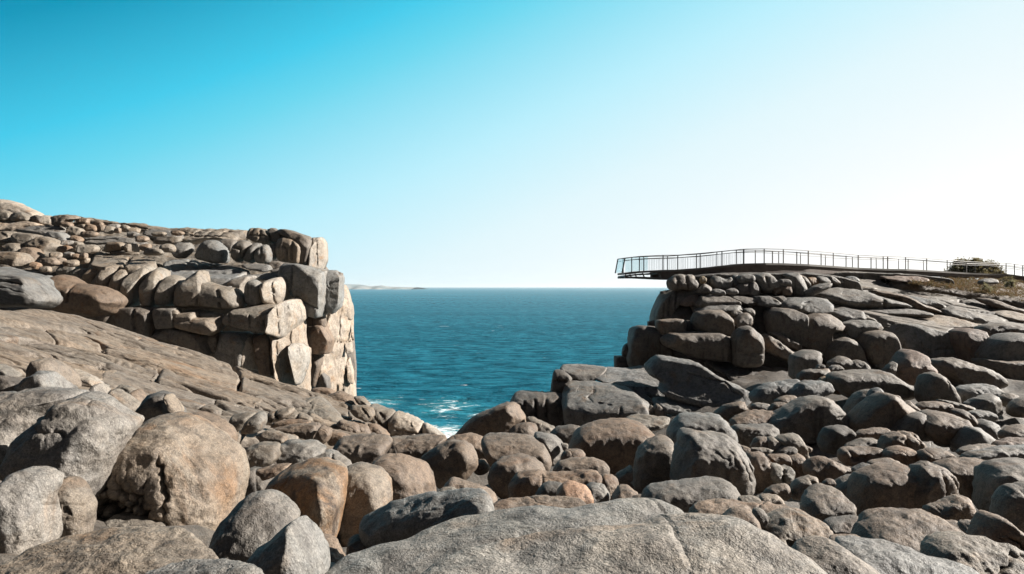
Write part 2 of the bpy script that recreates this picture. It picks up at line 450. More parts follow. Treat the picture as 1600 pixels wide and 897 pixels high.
# --- lumps at the slope's foot
LG = dict(group='lumps of rock at the foot of the left slope')
B('smooth lit lump at the slope foot with a split beside it', 'G', 30, '395,405 470,300 555,230 612,236 620,300 585,385 490,420', 't', br=.6, tz=1, gx=.3, **LG)
B('lit lump left of the split at the slope foot', 'G', 31, '322,260 430,236 545,236 480,300 400,395 340,410 325,330', 't', br=.6, tz=1.2, **LG)
B('row of three joined lumps above the shaded hollow on the slope foot', 'G', 33, '612,345 618,290 640,236 700,226 850,186 860,222 770,295 680,315', 't', br=.5, tz=1.4, gr=['690,215 740,270|1.6|.35', '620,250 680,300|1.5|.3'], **LG)
B('pointed tan rock beside the black triangular hollow', 'G', 27, '520,440 640,375 790,420 790,490 600,500', 't', br=.5, tz=1.2, ch=1, **LG)
B('grey brown ledge above the black triangular hollow', 'G', 31.5, '655,375 850,335 1050,326 1066,370 1020,465 960,460 870,405 760,400', 'b', br=.5, tz=1.6, ch=1, **LG)
B('squarish brown block right of the ledge at the slope foot', 'G', 31, '1014,470 1070,345 1165,378 1148,470 1080,510', 'b', br=.6, tz=1.0, ch=1, **LG)
B('dark brown tapered block next to the squarish block', 'G', 31.5, '1120,500 1150,385 1250,408 1350,445 1300,520', 'b', br=.6, tz=1.0, ch=1, **LG)
B('hump backed ledge over the dark hollow on the slope foot', 'G', 34, '640,370 690,310 830,290 1010,310 960,340 820,350 720,360', 'b', br=.5, tz=1.8, **LG)
B('pair of joined lumps on the slope above the ledge', 'G', 36, '770,290 800,240 870,222 960,260 1020,300 1000,325 880,305', 't', br=.4, tz=1.6, gr=['900,240 870,300|1.5|.3'], **LG)
# --- centre left
B('knobbly outcrop with dark crust behind the orange stained block', 'G', 22.2, '340,620 400,575 450,548 520,498 735,482 725,610 700,650 600,700 450,720 380,680', 't', br=.5, tz=1.3, n=1.4, fac=4)
B('rounded grey outcrop left of the small split lumps', 'G', 22.8, '700,660 728,490 860,466 980,468 1140,530 1060,600 1005,665 880,690', 'g', br=.45, tz=1.5, cr=['1020,470 950,660 .6'])
ST('split grey lump ending the outcrop behind the orange stained block', 'G', 23.2, '1000,670 1060,588 1140,532 1235,590 1345,672 1300,720 1100,720', 'g', br=.4, tz=1.2, gr=['1190,590 1190,670|2|.25'])
B('large orange stained granite block, left of centre', 'H', 15.6, '625,220 690,90 790,20 910,-25 1050,-36 1200,15 1260,65 1244,250 1205,590 1150,640 980,620 860,500 760,330', 't', br=.72, tz=1.1, q=.5, fac=2, n=.7, ch=1,
  iron=1.0, gr=['780,230 840,120 900,20|1.2|.05'], cr=['800,40 770,400 -.8', '1190,0 1230,300 .5'])
B('tall brown granite block split from the orange stained block', 'H', 16.1, '1205,600 1232,330 1250,200 1262,50 1300,-5 1420,-24 1530,15 1620,75 1655,180 1668,320 1600,560 1400,680', 't', br=.75, tz=1.1, q=.45, fac=2, n=.8, iron=.4, cr=['1520,0 1560,400 .8'])
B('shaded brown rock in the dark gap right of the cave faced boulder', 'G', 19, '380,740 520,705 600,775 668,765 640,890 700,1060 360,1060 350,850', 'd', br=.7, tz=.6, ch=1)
B('sunlit ridge between outcrop and orange stained block', 'G', 18.2, '520,715 700,676 830,664 745,745 612,800', 'b', br=.4, tz=1.2, ch=1)
B('dark brown weathered mass behind the tall brown block', 'I', 24.5, '-160,470 100,425 310,455 328,500 292,590 160,720 0,740 -160,720', 'b', br=.6, tz=1.2, n=1.2, cr=['240,440 200,640 .5'])
B('broad pale brown rock below the end of the left slope', 'I', 28.5, '290,470 330,442 560,432 760,430 805,455 700,560 560,640 300,640', 'b', br=.5, tz=1.5, fac=2)
B('fat rounded boulder with a bright right half, left of centre', 'I', 18.6, '160,665 222,608 330,592 450,608 560,638 640,698 692,790 702,890 690,960 600,1020 400,1040 320,960 290,840', 'b', br=.65, tz=.9, q=.25, fac=1, n=.8, cr=['420,580 520,960 .9', '300,600 420,900 .3'])
B('tilted egg shaped brown boulder in the centre, below the sea gap', 'I', 24.2, '540,640 660,560 760,490 860,468 950,478 1022,540 1058,640 1002,722 940,790 860,850 720,860 690,780', 'b', br=.75, tz=.5, q=.2, fac=2, cr=['1060,560 900,820 .5'])
B('rounded boulder end behind the egg shaped boulder', 'I', 29, '740,500 830,430 950,413 1060,428 1142,500 1165,600 1130,700 1000,680 900,560', 'b', br=.7, tz=1.0)
B('long flat topped boulder in the centre with a deep shaded front', 'L', 26.2, '-262,20 -150,-14 70,-9 190,28 270,78 302,150 335,240 300,310 150,340 0,330 -150,290 -230,170', 'b', br=.62, tz=2.2, q=.5, fac=1, n=.7)
B('wedge shaped boulder against the sea with a bright craggy end', 'I', 36, '855,430 930,348 1010,278 1150,218 1280,158 1350,152 1402,190 1442,260 1452,330 1400,430 1250,450 1080,450 950,440', 'b', br=.8, tz=.4, q=.3, ch=1, fac=2, n=.8, cr=['1320,140 1260,430 1.0'])
ST('round stone leaning on the craggy end of the wedge boulder', 'I', 34, '1300,400 1370,330 1450,318 1535,330 1555,380 1528,455 1450,480 1340,450', 'b', cr=['1460,310 1480,460 .7'])
B('sloping tan ridge stone right of the wedge boulder', 'K', 35, '170,598 230,598 340,648 425,690 390,760 300,790 240,700', 't', ch=1, tz=1.2)
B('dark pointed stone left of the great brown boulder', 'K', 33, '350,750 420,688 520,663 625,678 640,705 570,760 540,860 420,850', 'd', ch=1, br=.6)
B('great flat topped brown boulder right of centre', 'K', 29.2, '510,900 560,740 640,678 760,633 900,620 1050,628 1170,678 1262,770 1300,900 1260,1060 900,1120 560,1060', 'b', br=.8, tz=1.8, q=.45, fac=1, n=.6, res=1.1)
ST('lit angular stone wedged beside the long flat topped boulder', 'L', 27, '180,20 200,-10 280,-14 370,18 434,80 434,130 345,252 310,230 280,110', 'g', ch=1, cr=['300,0 300,240 .8'])
ST('tiny bright shard beside the lit angular stone', 'L', 26.8, '405,65 470,72 465,120 425,130', 't', ch=1)
ST('shaded round stone behind the tilted egg boulder', 'I', 27, '1000,730 1050,638 1100,626 1155,690 1135,740 1060,760', 'b')
B('round topped brown boulder in the centre, right of the egg shaped one', 'I', 22.4, '1130,830 1158,680 1240,616 1380,592 1480,598 1565,650 1615,720 1640,850 1500,960 1250,960', 'b', br=.7, tz=1.0, q=.2, fac=1, cr=['1350,580 1370,900 .5'])
B('arched brown stone tucked above the dark grey slab', 'J', 16.8, '740,190 800,115 850,98 950,128 1080,168 1195,230 1220,300 1150,340 1000,290 860,260', 'b', br=.6, tz=1.2)
ST('small flat lit stone beside the arched brown stone', 'J', 16.2, '690,230 760,178 850,176 925,215 880,270 740,270', 't', br=.3, tz=1.4)
# --- centre jumble
ST('stone with bright rounded end below the great brown boulder', 'L', 24.3, '400,215 420,135 480,116 570,112 614,150 604,200 500,230', 'b', cr=['540,110 550,210 .8'])
B('flat topped long stone below the great brown boulder', 'L', 22.6, '330,300 380,218 450,203 620,192 700,190 792,230 818,280 805,335 650,345 400,350', 'b', br=.65, tz=1.8, q=.4)
B('long lumpy boulder in the jumble right of the round topped boulder', 'L', 20.2, '-20,440 35,345 140,305 240,315 420,325 530,297 630,284 745,320 768,400 740,480 450,520 260,560 0,580', 'b', br=.7, tz=1.3, q=.3, n=1.3, gr=['250,330 240,430|2|.2', '670,300 680,380|1.5|.1'], cr=['660,280 690,460 .4'])
ST('round ended stone at the tip of the long lumpy boulder', 'L', 20.0, '725,340 800,315 872,350 890,420 864,490 830,540 750,460', 'b', cr=['790,310 800,520 .5'])
ST('grey facetted stone right of the orange tan stone', 'L', 18.7, '610,440 680,402 770,418 828,510 812,590 720,620 650,540', 'g', ch=1, cr=['690,400 740,600 .4'])
ST('orange tan rounded stone in the jumble behind the pale hump', 'L', 17.6, '360,500 420,408 480,390 560,402 640,436 678,510 670,610 580,620 400,600', (1.0, .66, .46), cr=['520,390 560,600 .5'])
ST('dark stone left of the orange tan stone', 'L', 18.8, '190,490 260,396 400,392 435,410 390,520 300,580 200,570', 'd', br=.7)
ST('shaded angular stone right of the grey facetted stone', 'L', 18.3, '840,520 890,426 960,422 1045,478 1045,515 990,630 860,630 820,560', 'b', ch=1, cr=['960,420 1000,600 .4'])
ST('upright triangular splinter left of the dark upright boulder', 'L', 21.8, '860,340 940,288 1003,243 1004,375 975,370 1025,455 900,440', 'b', ch=1, d=.5)
ST('small square stone under the dark upright boulder', 'L', 17.2, '1000,530 1040,500 1102,498 1104,590 1010,620', 'b', ch=1)
B('dark upright boulder with a lit tip, right of centre', 'L', 23.6, '990,420 1018,250 1058,110 1150,48 1260,8 1342,48 1354,130 1375,250 1360,420 1250,560 1050,540', 'm', br=.85, tz=1.2, q=.3, fac=2, cr=['1290,0 1330,150 .4'])
B('great fluted boulder with ridged sunlit right side', 'S', 21.6, '0,500 8,350 58,210 78,80 130,58 200,73 400,83 500,128 575,200 634,330 654,430 644,520 615,620 480,680 100,640', 'm', br=.72, tz=1.3, q=.4, fac=2, n=.9, res=1.2,
  cr=['430,70 560,600 .8'], gr=['420,130 480,250 560,420|2|.1', '480,120 560,260 600,420|2|.1', '380,140 420,230 470,330|2|.09', '150,160 260,170 380,250|2|.07', '520,200 590,350 610,500|1.6|.08', '100,90 130,150|1.6|.1'])
B('grey saddle shaped boulder behind the great fluted boulder', 'P', 26.3, '-60,760 20,618 100,566 250,571 350,561 432,606 504,690 532,800 500,960 40,960', 'k', br=.75, tz=1.2, q=.35, n=.8)
B('long sausage shaped boulder in front of the great fluted boulder', 'S', 16.6, '-250,680 -225,565 -120,520 0,500 200,480 370,470 470,495 532,555 560,640 550,740 300,860 0,860 -200,780', 'm', br=.72, tz=1.2, q=.2, fac=0, n=.6)
B('knobbly brown boulder right of the great fluted boulder', 'S', 23, '590,280 680,250 740,246 790,290 830,345 905,370 908,450 860,530 760,640 610,640 640,500 635,380', 'b', br=.75, tz=.8, q=.4, gr=['740,250 800,340 805,480|1.8|.25'])
ST('pitted knob with bright edges on the knobbly boulder', 'S', 22.4, '810,380 860,338 920,376 985,368 1010,420 994,495 900,520 815,480', 't', n=1.8, gr=['900,380 905,480|1.5|.25'])
ST('rounded stone behind the pitted knob', 'S', 23.7, '770,265 900,264 985,268 992,365 900,385 820,350', 'b', br=.7)
B('rounded dark boulder below the lit cone shaped rock', 'S', 24.7, '920,275 1020,236 1095,280 1120,350 1106,430 1010,490 985,380', 'b', br=.7, cr=['1080,260 1110,450 .7'])
B('lit cone shaped rock right of the grey saddle boulder', 'S', 25.4, '860,145 950,105 1050,102 1088,150 1105,250 1150,335 1100,345 1010,260 920,185', 't', ch=1, tz=.5, cr=['1000,100 1060,300 .5'])
ST('dark round topped stone left of the lit cone', 'S', 25, '840,275 920,186 1000,176 1046,220 1030,270 930,300', 'm')
ST('reddish brown block left of the lit cone', 'S', 25.6, '650,215 700,126 805,121 816,165 785,225 690,235', 'b', ch=1)
ST('tilted tan block next to the reddish brown block', 'S', 25.4, '790,145 828,117 936,185 870,250 795,235', 't', ch=1)
ST('small jagged stone at the shoulder of the great fluted boulder', 'S', 24, '560,188 640,206 656,250 590,280', 't', ch=1)
ST('flat jagged stone below the reddish brown block', 'S', 25, '645,213 780,211 856,240 790,260 650,262', 't', ch=1)
ST('thin flat stone right of the lit cone', 'S', 25.8, '1080,176 1176,220 1150,250 1085,240', 'b', ch=1)
B('rounded boulder with a triangle of sunlight below the long slanting slab', 'P', 28.4, '480,700 540,672 640,667 835,662 895,710 908,770 800,830 660,870 560,850 510,750', 'm', br=.8, tz=1.0, ch=1, cr=['640,670 720,800 .3'])
B('big shaded boulder with a bright chiselled right edge', 'P', 31.2, '740,680 840,588 1000,506 1130,436 1230,422 1335,447 1405,510 1412,560 1420,655 1330,760 1100,800 880,790 800,730', 'm', br=.85, tz=1.0, q=.4, ch=1, fac=2, n=.7, cr=['1230,410 1420,700 1.3'], gr=['1290,560 1420,545|1.3|.12'])
B('flat brown rock wedged left of the chiselled boulder', 'P', 31.4, '480,630 560,566 700,541 850,540 910,570 830,620 740,680 620,700 510,690', 'b', br=.4, tz=1.6)
ST('rounded stone with a lit crest above the chiselled boulder', 'P', 32.4, '790,540 850,476 930,466 1010,508 930,580 850,570', 'b', br=.6)
ST('brown rounded stone behind the crested stone', 'P', 33.4, '840,475 900,426 1000,411 1075,448 1086,480 1010,520 930,490', 'b', cr=['1010,410 1040,500 .6'])
ST('thin flat bright edged slab left of the crested stone', 'P', 33.2, '640,525 690,476 825,488 805,535 680,555', 'g', ch=1, br=.6, tz=1.5)
B('rectangular brown block lying against the slanting slab', 'P', 33.3, '350,575 470,486 605,462 625,530 565,590 470,645 410,600', 'b', ch=1, br=.8, q=.5)
B('grey boulder with lit top below the cube shaped boulder, left of a pair', 'P', 36.3, '650,420 720,346 860,296 960,296 1085,292 1010,365 910,450 820,500 670,480', 'g', br=.6, tz=1.4)
B('grey boulder with lit top below the cube shaped boulder, right of a pair', 'P', 35.6, '945,410 1010,346 1080,297 1250,286 1325,318 1340,370 1290,410 1080,480 1030,440', 'g', br=.6, tz=1.4)
B('cube shaped boulder with a sunlit right face, below the right cliff', 'P', 43, '998,90 1090,42 1190,32 1228,60 1233,130 1195,190 1110,230 1060,280 996,280', 'g', ch=1, br=.75, tz=1.2, q=.6, fac=2, n=.6, cr=['1160,20 1180,240 1.4'])
ST('tiny round stone beside the cube shaped boulder', 'P', 41, '1192,190 1220,152 1262,152 1284,190 1230,205', 'g')
ST('flat rounded stone right of the cube shaped boulder', 'P', 41.2, '1295,200 1330,162 1400,162 1444,210 1330,232', 'g', br=.5)
SL('thin flat slab in front of the cube shaped boulder', 'P', 40.6, '1050,250 1120,203 1300,192 1324,230 1260,275 1100,310 1050,300', 'm', ch=1, br=.8, tz=2)
ST('small orange topped stone below the thin flat slab', 'P', 39, '1230,290 1280,256 1380,256 1436,290 1440,400 1320,400', 'o', ch=1, br=.7, tz=2)
B('dark rounded boulder at the foot of the right cliff', 'P', 45.3, '1280,165 1360,97 1430,87 1494,120 1506,190 1440,220 1340,200', 'm')
B('dark leaning boulder at the foot of the right cliff', 'P', 45, '1480,130 1560,112 1645,170 1650,215 1500,220', 'm')
SL('wide dark flat topped slab below the right cliff', 'Q', 38.2, '-40,270 0,222 150,211 400,201 525,250 605,320 700,340 690,420 560,460 400,440 120,440 40,360', 'm', br=.8, tz=3, q=.5, fac=2, n=.6)
B('pinkish pointed boulder with a sunlit cap', 'Q', 41, '515,180 560,98 600,43 650,28 755,85 748,130 838,200 800,270 660,330 530,290', 'r', ch=1, br=.7, tz=.6, q=.3, cr=['560,150 760,160 1.2', '660,20 660,300 .4'])
ST('pale knobbly stone left of the pinkish pointed boulder', 'Q', 40.5, '415,215 480,146 532,127 530,230 450,260', 'g')
B('leaning grey boulder below the pinkish pointed boulder', 'Q', 36.2, '735,440 735,300 768,228 840,212 905,250 965,330 1050,475 980,520 760,510', 'm', br=.85, tz=.6, q=.35, gr=['880,290 890,330|1.6|.15'])
B('broad shaded rock at the base of the right cliff', 'Q', 43.2, '820,115 980,97 1180,157 1300,197 1408,280 1400,350 1200,370 1050,360 950,300 880,235', 'm', br=.8, tz=1.5)
B('low blue grey boulder left of the stone with bright tip', 'Q', 37, '1030,390 1080,342 1200,322 1340,322 1438,390 1400,450 1280,470 1120,520 1040,460', 'k', br=.7, tz=1.3)
B('angular stone with a bright pointed tip at far right', 'Q', 34, '1105,500 1200,447 1340,402 1374,450 1390,555 1340,590 1180,560', 'g', ch=1, br=.8, tz=.8, cr=['1290,400 1300,560 1.2'])
B('dark rounded boulder beyond the bright tipped stone', 'Q', 35, '1380,440 1480,386 1566,430 1550,510 1440,520', 'm')
B('shaded boulder at the right edge beyond the bright tipped stone', 'Q', 33.5, '1470,540 1560,437 1720,415 1720,600 1500,600', 'm')
B('big trapezoid boulder with a sunlit right face', 'Q', 30.2, '130,660 250,516 420,396 462,388 560,460 664,540 666,600 590,690 440,740 170,740', 'b', ch=1, br=.85, tz=.5, q=.4, fac=1, n=.6, cr=['440,380 600,700 1.5'])
B('round backed boulder behind the trapezoid boulder', 'Q', 32.2, '100,580 180,426 270,366 330,366 430,400 300,560 150,680', 'm', br=.8)
ST('round cap stone on the peak of the trapezoid boulder', 'Q', 31.2, '285,430 330,362 380,347 434,385 420,420 330,450', 'g')
ST('small dark stone at the right shoulder of the trapezoid boulder', 'Q', 31, '515,420 550,410 575,440 560,475 530,450', 'b')
ST('jagged brown splinter right of the trapezoid boulder', 'Q', 30.6, '600,490 640,457 735,540 700,600 640,560', 'b', ch=1)
B('grey block with a lit corner right of the trapezoid boulder', 'Q', 28.7, '500,750 600,638 700,567 775,556 766,670 720,780 600,790', 'm', ch=1, br=.8, cr=['690,610 760,670 1.0'])
SL('slab with a bright slanting top in the right boulder field', 'Q', 28.2, '745,680 780,556 830,539 950,567 1080,607 1160,665 1120,780 960,820 820,790', 'b', ch=1, br=.62, tz=2.4, q=.5, fac=1)
B('flat brown stone above the slab with bright top', 'Q', 31.2, '690,495 780,462 950,472 1010,500 1006,545 940,590 840,550 730,545', 'b', br=.7, tz=1.4)
ST('long thin bright edged slab above the flat brown stone', 'Q', 32.3, '860,450 1000,466 1210,525 1160,560 1010,545 950,490', 'g', ch=1, br=.7, tz=2)
ST('rounded brown stone right of the slab with bright top', 'Q', 30.2, '990,560 1030,522 1120,537 1195,620 1202,690 1150,700 1070,620', 'b', cr=['1100,530 1170,680 .5'])
ST('flat grey stone at right with a pale top', 'Q', 31.2, '1120,560 1220,532 1330,552 1376,590 1340,640 1210,630', 'k', br=.6, tz=1.5)
ST('bright triangular facetted stone at far right', 'Q', 29.6, '1190,650 1260,612 1340,637 1395,730 1350,790 1240,720', 'g', ch=1, cr=['1250,600 1330,760 1.2'])
B('trapezoid block with a smooth sunlit right face, far right', 'Q', 27.2, '1020,820 1100,716 1150,677 1232,688 1315,750 1356,820 1300,900 1060,900', 'g', ch=1, br=.8, tz=.6, cr=['1150,660 1240,830 1.5'], q=.4, fac=1, n=.6)
B('brown rock at the right edge above the reddish one', 'Q', 28.2, '1390,740 1500,667 1600,657 1730,690 1730,800 1430,810', 'b')
B('reddish rough rock at the right edge', 'Q', 26.6, '1335,830 1450,772 1600,767 1720,780 1720,880 1400,890', 'r', n=1.4, br=.5, tz=1.3)
ST('thin flat stone below the grey block with a lit corner', 'Q', 28.9, '560,730 700,702 845,708 866,770 760,810 640,760', 'm', br=.7, tz=1.4)
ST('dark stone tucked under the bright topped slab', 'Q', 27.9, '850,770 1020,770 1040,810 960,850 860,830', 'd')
B('craggy topped stone with bright ridges, right of centre field', 'T', 25.6, '390,220 440,126 500,91 590,82 670,97 745,160 780,225 700,270 440,270', 'b', br=.6, n=1.6, gr=['560,90 580,200|1.4|.25', '640,100 700,210|1.4|.25'])
B('shaded rounded stone left of the craggy topped stone', 'T', 26.2, '80,215 210,142 320,127 425,160 410,250 200,260', 'm')
B('flat brown boulder with a lit crest above the cylinder shaped stone', 'T', 27.2, '165,150 210,72 340,52 460,42 495,95 440,155 330,150', 'b', br=.7, tz=1.3)
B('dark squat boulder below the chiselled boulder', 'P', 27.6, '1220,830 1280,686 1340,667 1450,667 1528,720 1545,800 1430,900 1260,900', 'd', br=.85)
B('cylinder shaped stone with a hollow in its bright end', 'T', 24.2, '50,250 88,205 250,207 370,205 434,250 425,300 300,360 120,360 60,320', 'b', br=.7, tz=1.0, q=.4, gr=['120,225 150,280 240,275|2.5|.2'])
B('rounded brown boulder right of the cylinder shaped stone', 'T', 23.7, '420,275 500,207 580,197 700,232 745,290 710,360 560,380 430,340', 'b', br=.75)
B('lumpy brown boulder with a lit crest and a round tip', 'T', 23.2, '710,290 760,222 880,212 980,242 1030,300 980,350 880,380 740,380', 'b', br=.6, gr=['990,240 920,290 905,340|1.6|.2'])
ST('flat lit stone below the cylinder shaped stone', 'T', 23.1, '280,340 400,296 500,301 590,345 480,375 330,385', 'b', br=.5, tz=1.5)
ST('round shaded stone above the cleft boulder', 'T', 22.6, '160,395 230,347 310,342 380,385 310,440 190,440', 'm')
B('smooth sloping boulder with a bright tail, middle right', 'S', 23.2, '1105,420 1138,340 1190,297 1280,292 1350,326 1480,376 1572,440 1500,500 1300,540 1150,490', 'b', br=.7, tz=.7, cr=['1300,290 1480,500 .5'])
B('left half of the great cleft boulder, rounded and shaded', 'T', 18.1, '150,700 195,480 240,426 380,366 500,346 620,351 694,400 700,440 660,490 680,640 690,780 400,820 180,800', 'b', br=.8, tz=1.0, q=.3, fac=1, n=.7)
B('right half of the great cleft boulder, craggy and sunlit', 'T', 17.7, '600,540 700,406 760,336 850,341 940,406 990,470 986,590 965,660 860,740 620,760', 'b', br=.8, tz=.6, q=.35, fac=2, n=1.3, cr=['760,330 820,700 .8'], gr=['830,380 830,560 860,640|2|.2', '900,420 930,520|1.6|.15'])
B('square boulder with a flat craggy top, right', 'T', 20.2, '860,385 1000,306 1200,296 1310,318 1336,380 1300,450 1280,640 1000,660 960,480', 'b', br=.82, tz=2.2, q=.5, fac=1)
B('massive rounded boulder at the right edge, middle height', 'T', 18.7, '1240,640 1268,450 1328,356 1430,316 1600,311 1730,330 1730,800 1400,820 1260,760', 'm', br=.82, tz=1.3, q=.4, fac=1)
ST('flat brown stone right of the lumpy boulder with round tip', 'T', 24.2, '1030,260 1120,192 1300,182 1448,210 1320,275 1100,290', 'b', br=.5, tz=1.5)
B('long grey ledge at the right edge below the reddish rock', 'T', 23.2, '1080,320 1180,236 1400,216 1600,191 1730,186 1730,360 1400,360 1200,340', 'k', br=.7, tz=1.5)
B('boulder with a knotted lit top at the lower right edge', 'T', 13.7, '1360,800 1420,598 1480,541 1600,511 1720,506 1720,950 1450,960', 'm', br=.85, tz=1.0, gr=['1530,560 1560,620 1600,600|3|.12'], q=.3)
B('craggy brown block right of the great cleft boulder', 'V', 15.6, '800,360 1000,286 1060,262 1140,262 1205,380 1204,450 1100,500 860,480', 'b', ch=1, n=1.5, br=.8)
ST('low rough stone below the craggy brown block', 'V', 14.5, '930,455 1060,450 1150,545 1080,620 960,560', 'b', n=1.4, br=.4)
ST('ribbed grey brown stone below the craggy brown block', 'V', 14.1, '1060,465 1180,442 1262,530 1220,620 1110,600', 'b', n=1.6, gr=['1090,480 1200,570|2|.1', '1130,460 1230,540|2|.1'])
B('wedge of bright topped rock at the lower right edge', 'V', 12.1, '1190,640 1290,426 1330,401 1380,406 1460,480 1600,580 1740,680 1720,800 1400,800', 'b', ch=1, br=.75, tz=.8, gr=['1260,540 1330,510 1450,600 1600,690|2.5|.12'])
B('broad smooth boulder in the lower right, larger of the two humps', 'V', 11.6, '190,640 260,500 320,416 400,376 560,366 800,371 920,426 1030,500 1130,585 1150,760 900,900 400,900 240,760', 'b', br=.62, tz=1.5, q=.25, fac=1, n=.8, res=1.1)
B('long low hump running off the lower right corner', 'V', 8.6, '800,700 850,640 900,596 1050,580 1250,590 1450,656 1600,716 1790,780 1790,1060 1200,1060 850,900', 't', br=.45, tz=1.2, q=.2, fac=1, n=1.1, res=1.1, gr=['1220,800 1260,750 1330,720|2.5|.15', '1330,700 1400,690 1480,720|4|.12'])
B('smooth grey sloping hump at the bottom right', 'V', 7.1, '60,680 100,612 200,601 350,611 530,646 700,706 850,776 1050,816 1240,895 1300,1100 300,1100 120,850', 'g', br=.4, tz=1.5, q=.2, fac=0, n=.6, res=1.1)
B('dark rounded hump at the bottom right, behind the pale granite', 'U', 6.6, '1000,780 1090,656 1150,616 1250,603 1360,621 1480,698 1580,788 1670,850 1790,940 1790,1100 1300,1100 1080,900', 'm', br=.5, tz=1.1, q=.2, fac=0, n=.6)
B('rounded rust streaked boulder right of the pale granite hump', 'U', 10.1, '720,640 758,500 828,406 920,366 1050,376 1180,426 1280,476 1345,560 1360,640 1280,800 1000,820 820,780', 't', br=.6, tz=1.2, q=.2, fac=1, iron=.4, gr=['980,600 1000,700|3|.15', '900,560 980,640|4|.1'])
ST('low rounded knob in front of the long mottled slab', 'U', 9.6, '410,460 490,366 570,341 640,356 692,420 730,510 760,640 600,640 460,540', 'b', br=.65, fac=0, n=.6)
ST('small rounded knob squeezed beside the rust streaked boulder', 'U', 10.2, '670,350 740,346 806,420 780,500 720,520 680,420', 'm', fac=0)
SL('long mottled slab behind the low rounded knob', 'U', 12.1, '120,460 200,346 270,296 400,286 560,291 660,326 850,331 1000,356 1100,366 1160,420 1000,500 800,580 600,600 300,600 160,560', 'b', br=.35, tz=1.8, q=.25, fac=1)
B('dark flat topped boulder in the lower right field', 'U', 15.1, '1080,370 1106,250 1190,161 1260,146 1370,176 1435,240 1490,300 1500,440 1300,500 1110,480', 'm', br=.5, tz=1.8, q=.3, fac=1)
B('dark boulder with a lit nub behind the dark flat topped boulder', 'U', 17.2, '970,260 1028,126 1080,96 1200,81 1236,150 1170,230 1090,290', 'm', br=.8, gr=['1130,100 1180,140|2|.15'])
B('smooth brown slanting stone under the knobbly boulder', 'U', 17.1, '740,240 830,166 920,141 984,156 992,210 950,280 820,270', 'b', br=.6)
ST('pale rounded stone lying between the sausage boulder and the dark flat topped one', 'U', 15.2, '710,250 780,236 860,236 930,270 930,335 780,345', 'c', br=.5)
ST('flat tan stone left of the pale rounded stone', 'U', 14.7, '550,245 700,241 762,300 640,325 550,300', 't', br=.3, tz=1.5)
ST('little rounded stone behind the dark flat topped boulder', 'U', 18.1, '1250,135 1300,95 1352,107 1366,160 1270,170', 'b')
B('dark knobbed boulder left of the great cleft boulder', 'U', 18.7, '1350,155 1420,102 1500,67 1565,67 1620,130 1640,280 1450,300 1380,220', 'm', gr=['1490,80 1480,150|2|.15'])
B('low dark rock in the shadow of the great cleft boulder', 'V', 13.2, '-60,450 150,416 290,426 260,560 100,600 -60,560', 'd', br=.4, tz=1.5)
SL('flat brown slab in the shade at the bottom right', 'V', 9.4, '-20,575 220,565 260,620 60,680 -20,660', 'b', br=.2, tz=2)
# --- ledges by the sea, right of the gap
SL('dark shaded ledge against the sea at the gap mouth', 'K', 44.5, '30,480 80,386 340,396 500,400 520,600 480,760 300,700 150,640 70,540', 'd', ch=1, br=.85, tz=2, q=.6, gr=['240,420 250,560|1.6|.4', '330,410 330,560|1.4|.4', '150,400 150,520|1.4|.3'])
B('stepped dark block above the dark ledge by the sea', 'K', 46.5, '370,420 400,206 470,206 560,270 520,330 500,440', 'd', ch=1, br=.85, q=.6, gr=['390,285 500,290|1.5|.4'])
SL('uppermost thin slab of the stack by the sea', 'K', 47.5, '460,185 490,157 650,161 850,181 770,260 720,300 560,285 470,235', 'g', ch=1, br=.35, tz=3.5, q=.6, fac=1, n=.6, d=.4)
SL('long flat slab running right under the slanting slab', 'K', 45.5, '725,275 760,245 850,181 1000,186 1160,166 1250,240 1400,310 1600,338 1720,380 1720,490 1500,460 1200,408 900,335', 'g', ch=1, br=.45, tz=4, q=.6, fac=1, n=.6, d=.4)
SL('thick cracked slab block with a flat sunlit top, lowest of the stack by the sea', 'K', 42.3, '470,430 505,302 700,302 850,326 1040,366 1130,436 1200,480 1170,560 1100,680 850,770 650,770 490,690', 'g', ch=1, br=.58, tz=3.5, q=.65, fac=1, n=.55, res=1.1,
   gr=['725,305 705,370 660,405|1.3|.5', '660,400 700,440 850,455|1.2|.2', '915,470 915,580|1.2|.3'], cr=['470,330 520,620 -.4'])
SL('big slanting slab lying across the flat slabs by the sea', 'P', 42, '-225,170 -170,118 -127,82 0,92 200,136 360,238 480,308 600,366 660,410 660,470 612,520 420,560 200,490 0,440 -110,380 -80,300 -200,240', 'g', ch=1, br=.0, tz=1.6, q=.65, fac=1, n=.7, res=1.2, cr=['-220,200 -90,300 -1.0', '540,430 60,290 -.8'], d=.35,
   gr=['100,215 250,260 400,290 470,370 530,390|1.2|.2', '330,270 440,320|1.2|.2'])
ST('small wedge left of a pair under the cracked slab block', 'K', 41.4, '1130,580 1210,492 1244,520 1240,590', 'm', ch=1)
ST('small wedge right of a pair under the cracked slab block', 'K', 41.2, '1235,510 1260,480 1336,540 1340,610 1240,590', 'm', ch=1)
SL('narrow strip of rock between the cracked slab and the long flat slab', 'K', 43.6, '1040,372 1140,382 1240,470 1200,500 1100,440', 'g', ch=1, br=.2, tz=3, q=.5)
SL('flat grey slab under the big slanting slab', 'P', 41, '-170,440 -100,425 0,440 200,500 390,540 360,585 130,560 -50,560 -150,500', 'k', ch=1, br=.3, tz=3, q=.6, d=.35)
SL('flat sunlit tan slab between the cracked slab and the great brown boulder', 'K', 36.5, '980,600 1100,566 1250,586 1390,606 1330,680 1180,720 1050,680', 't', br=.4, tz=3, q=.5)
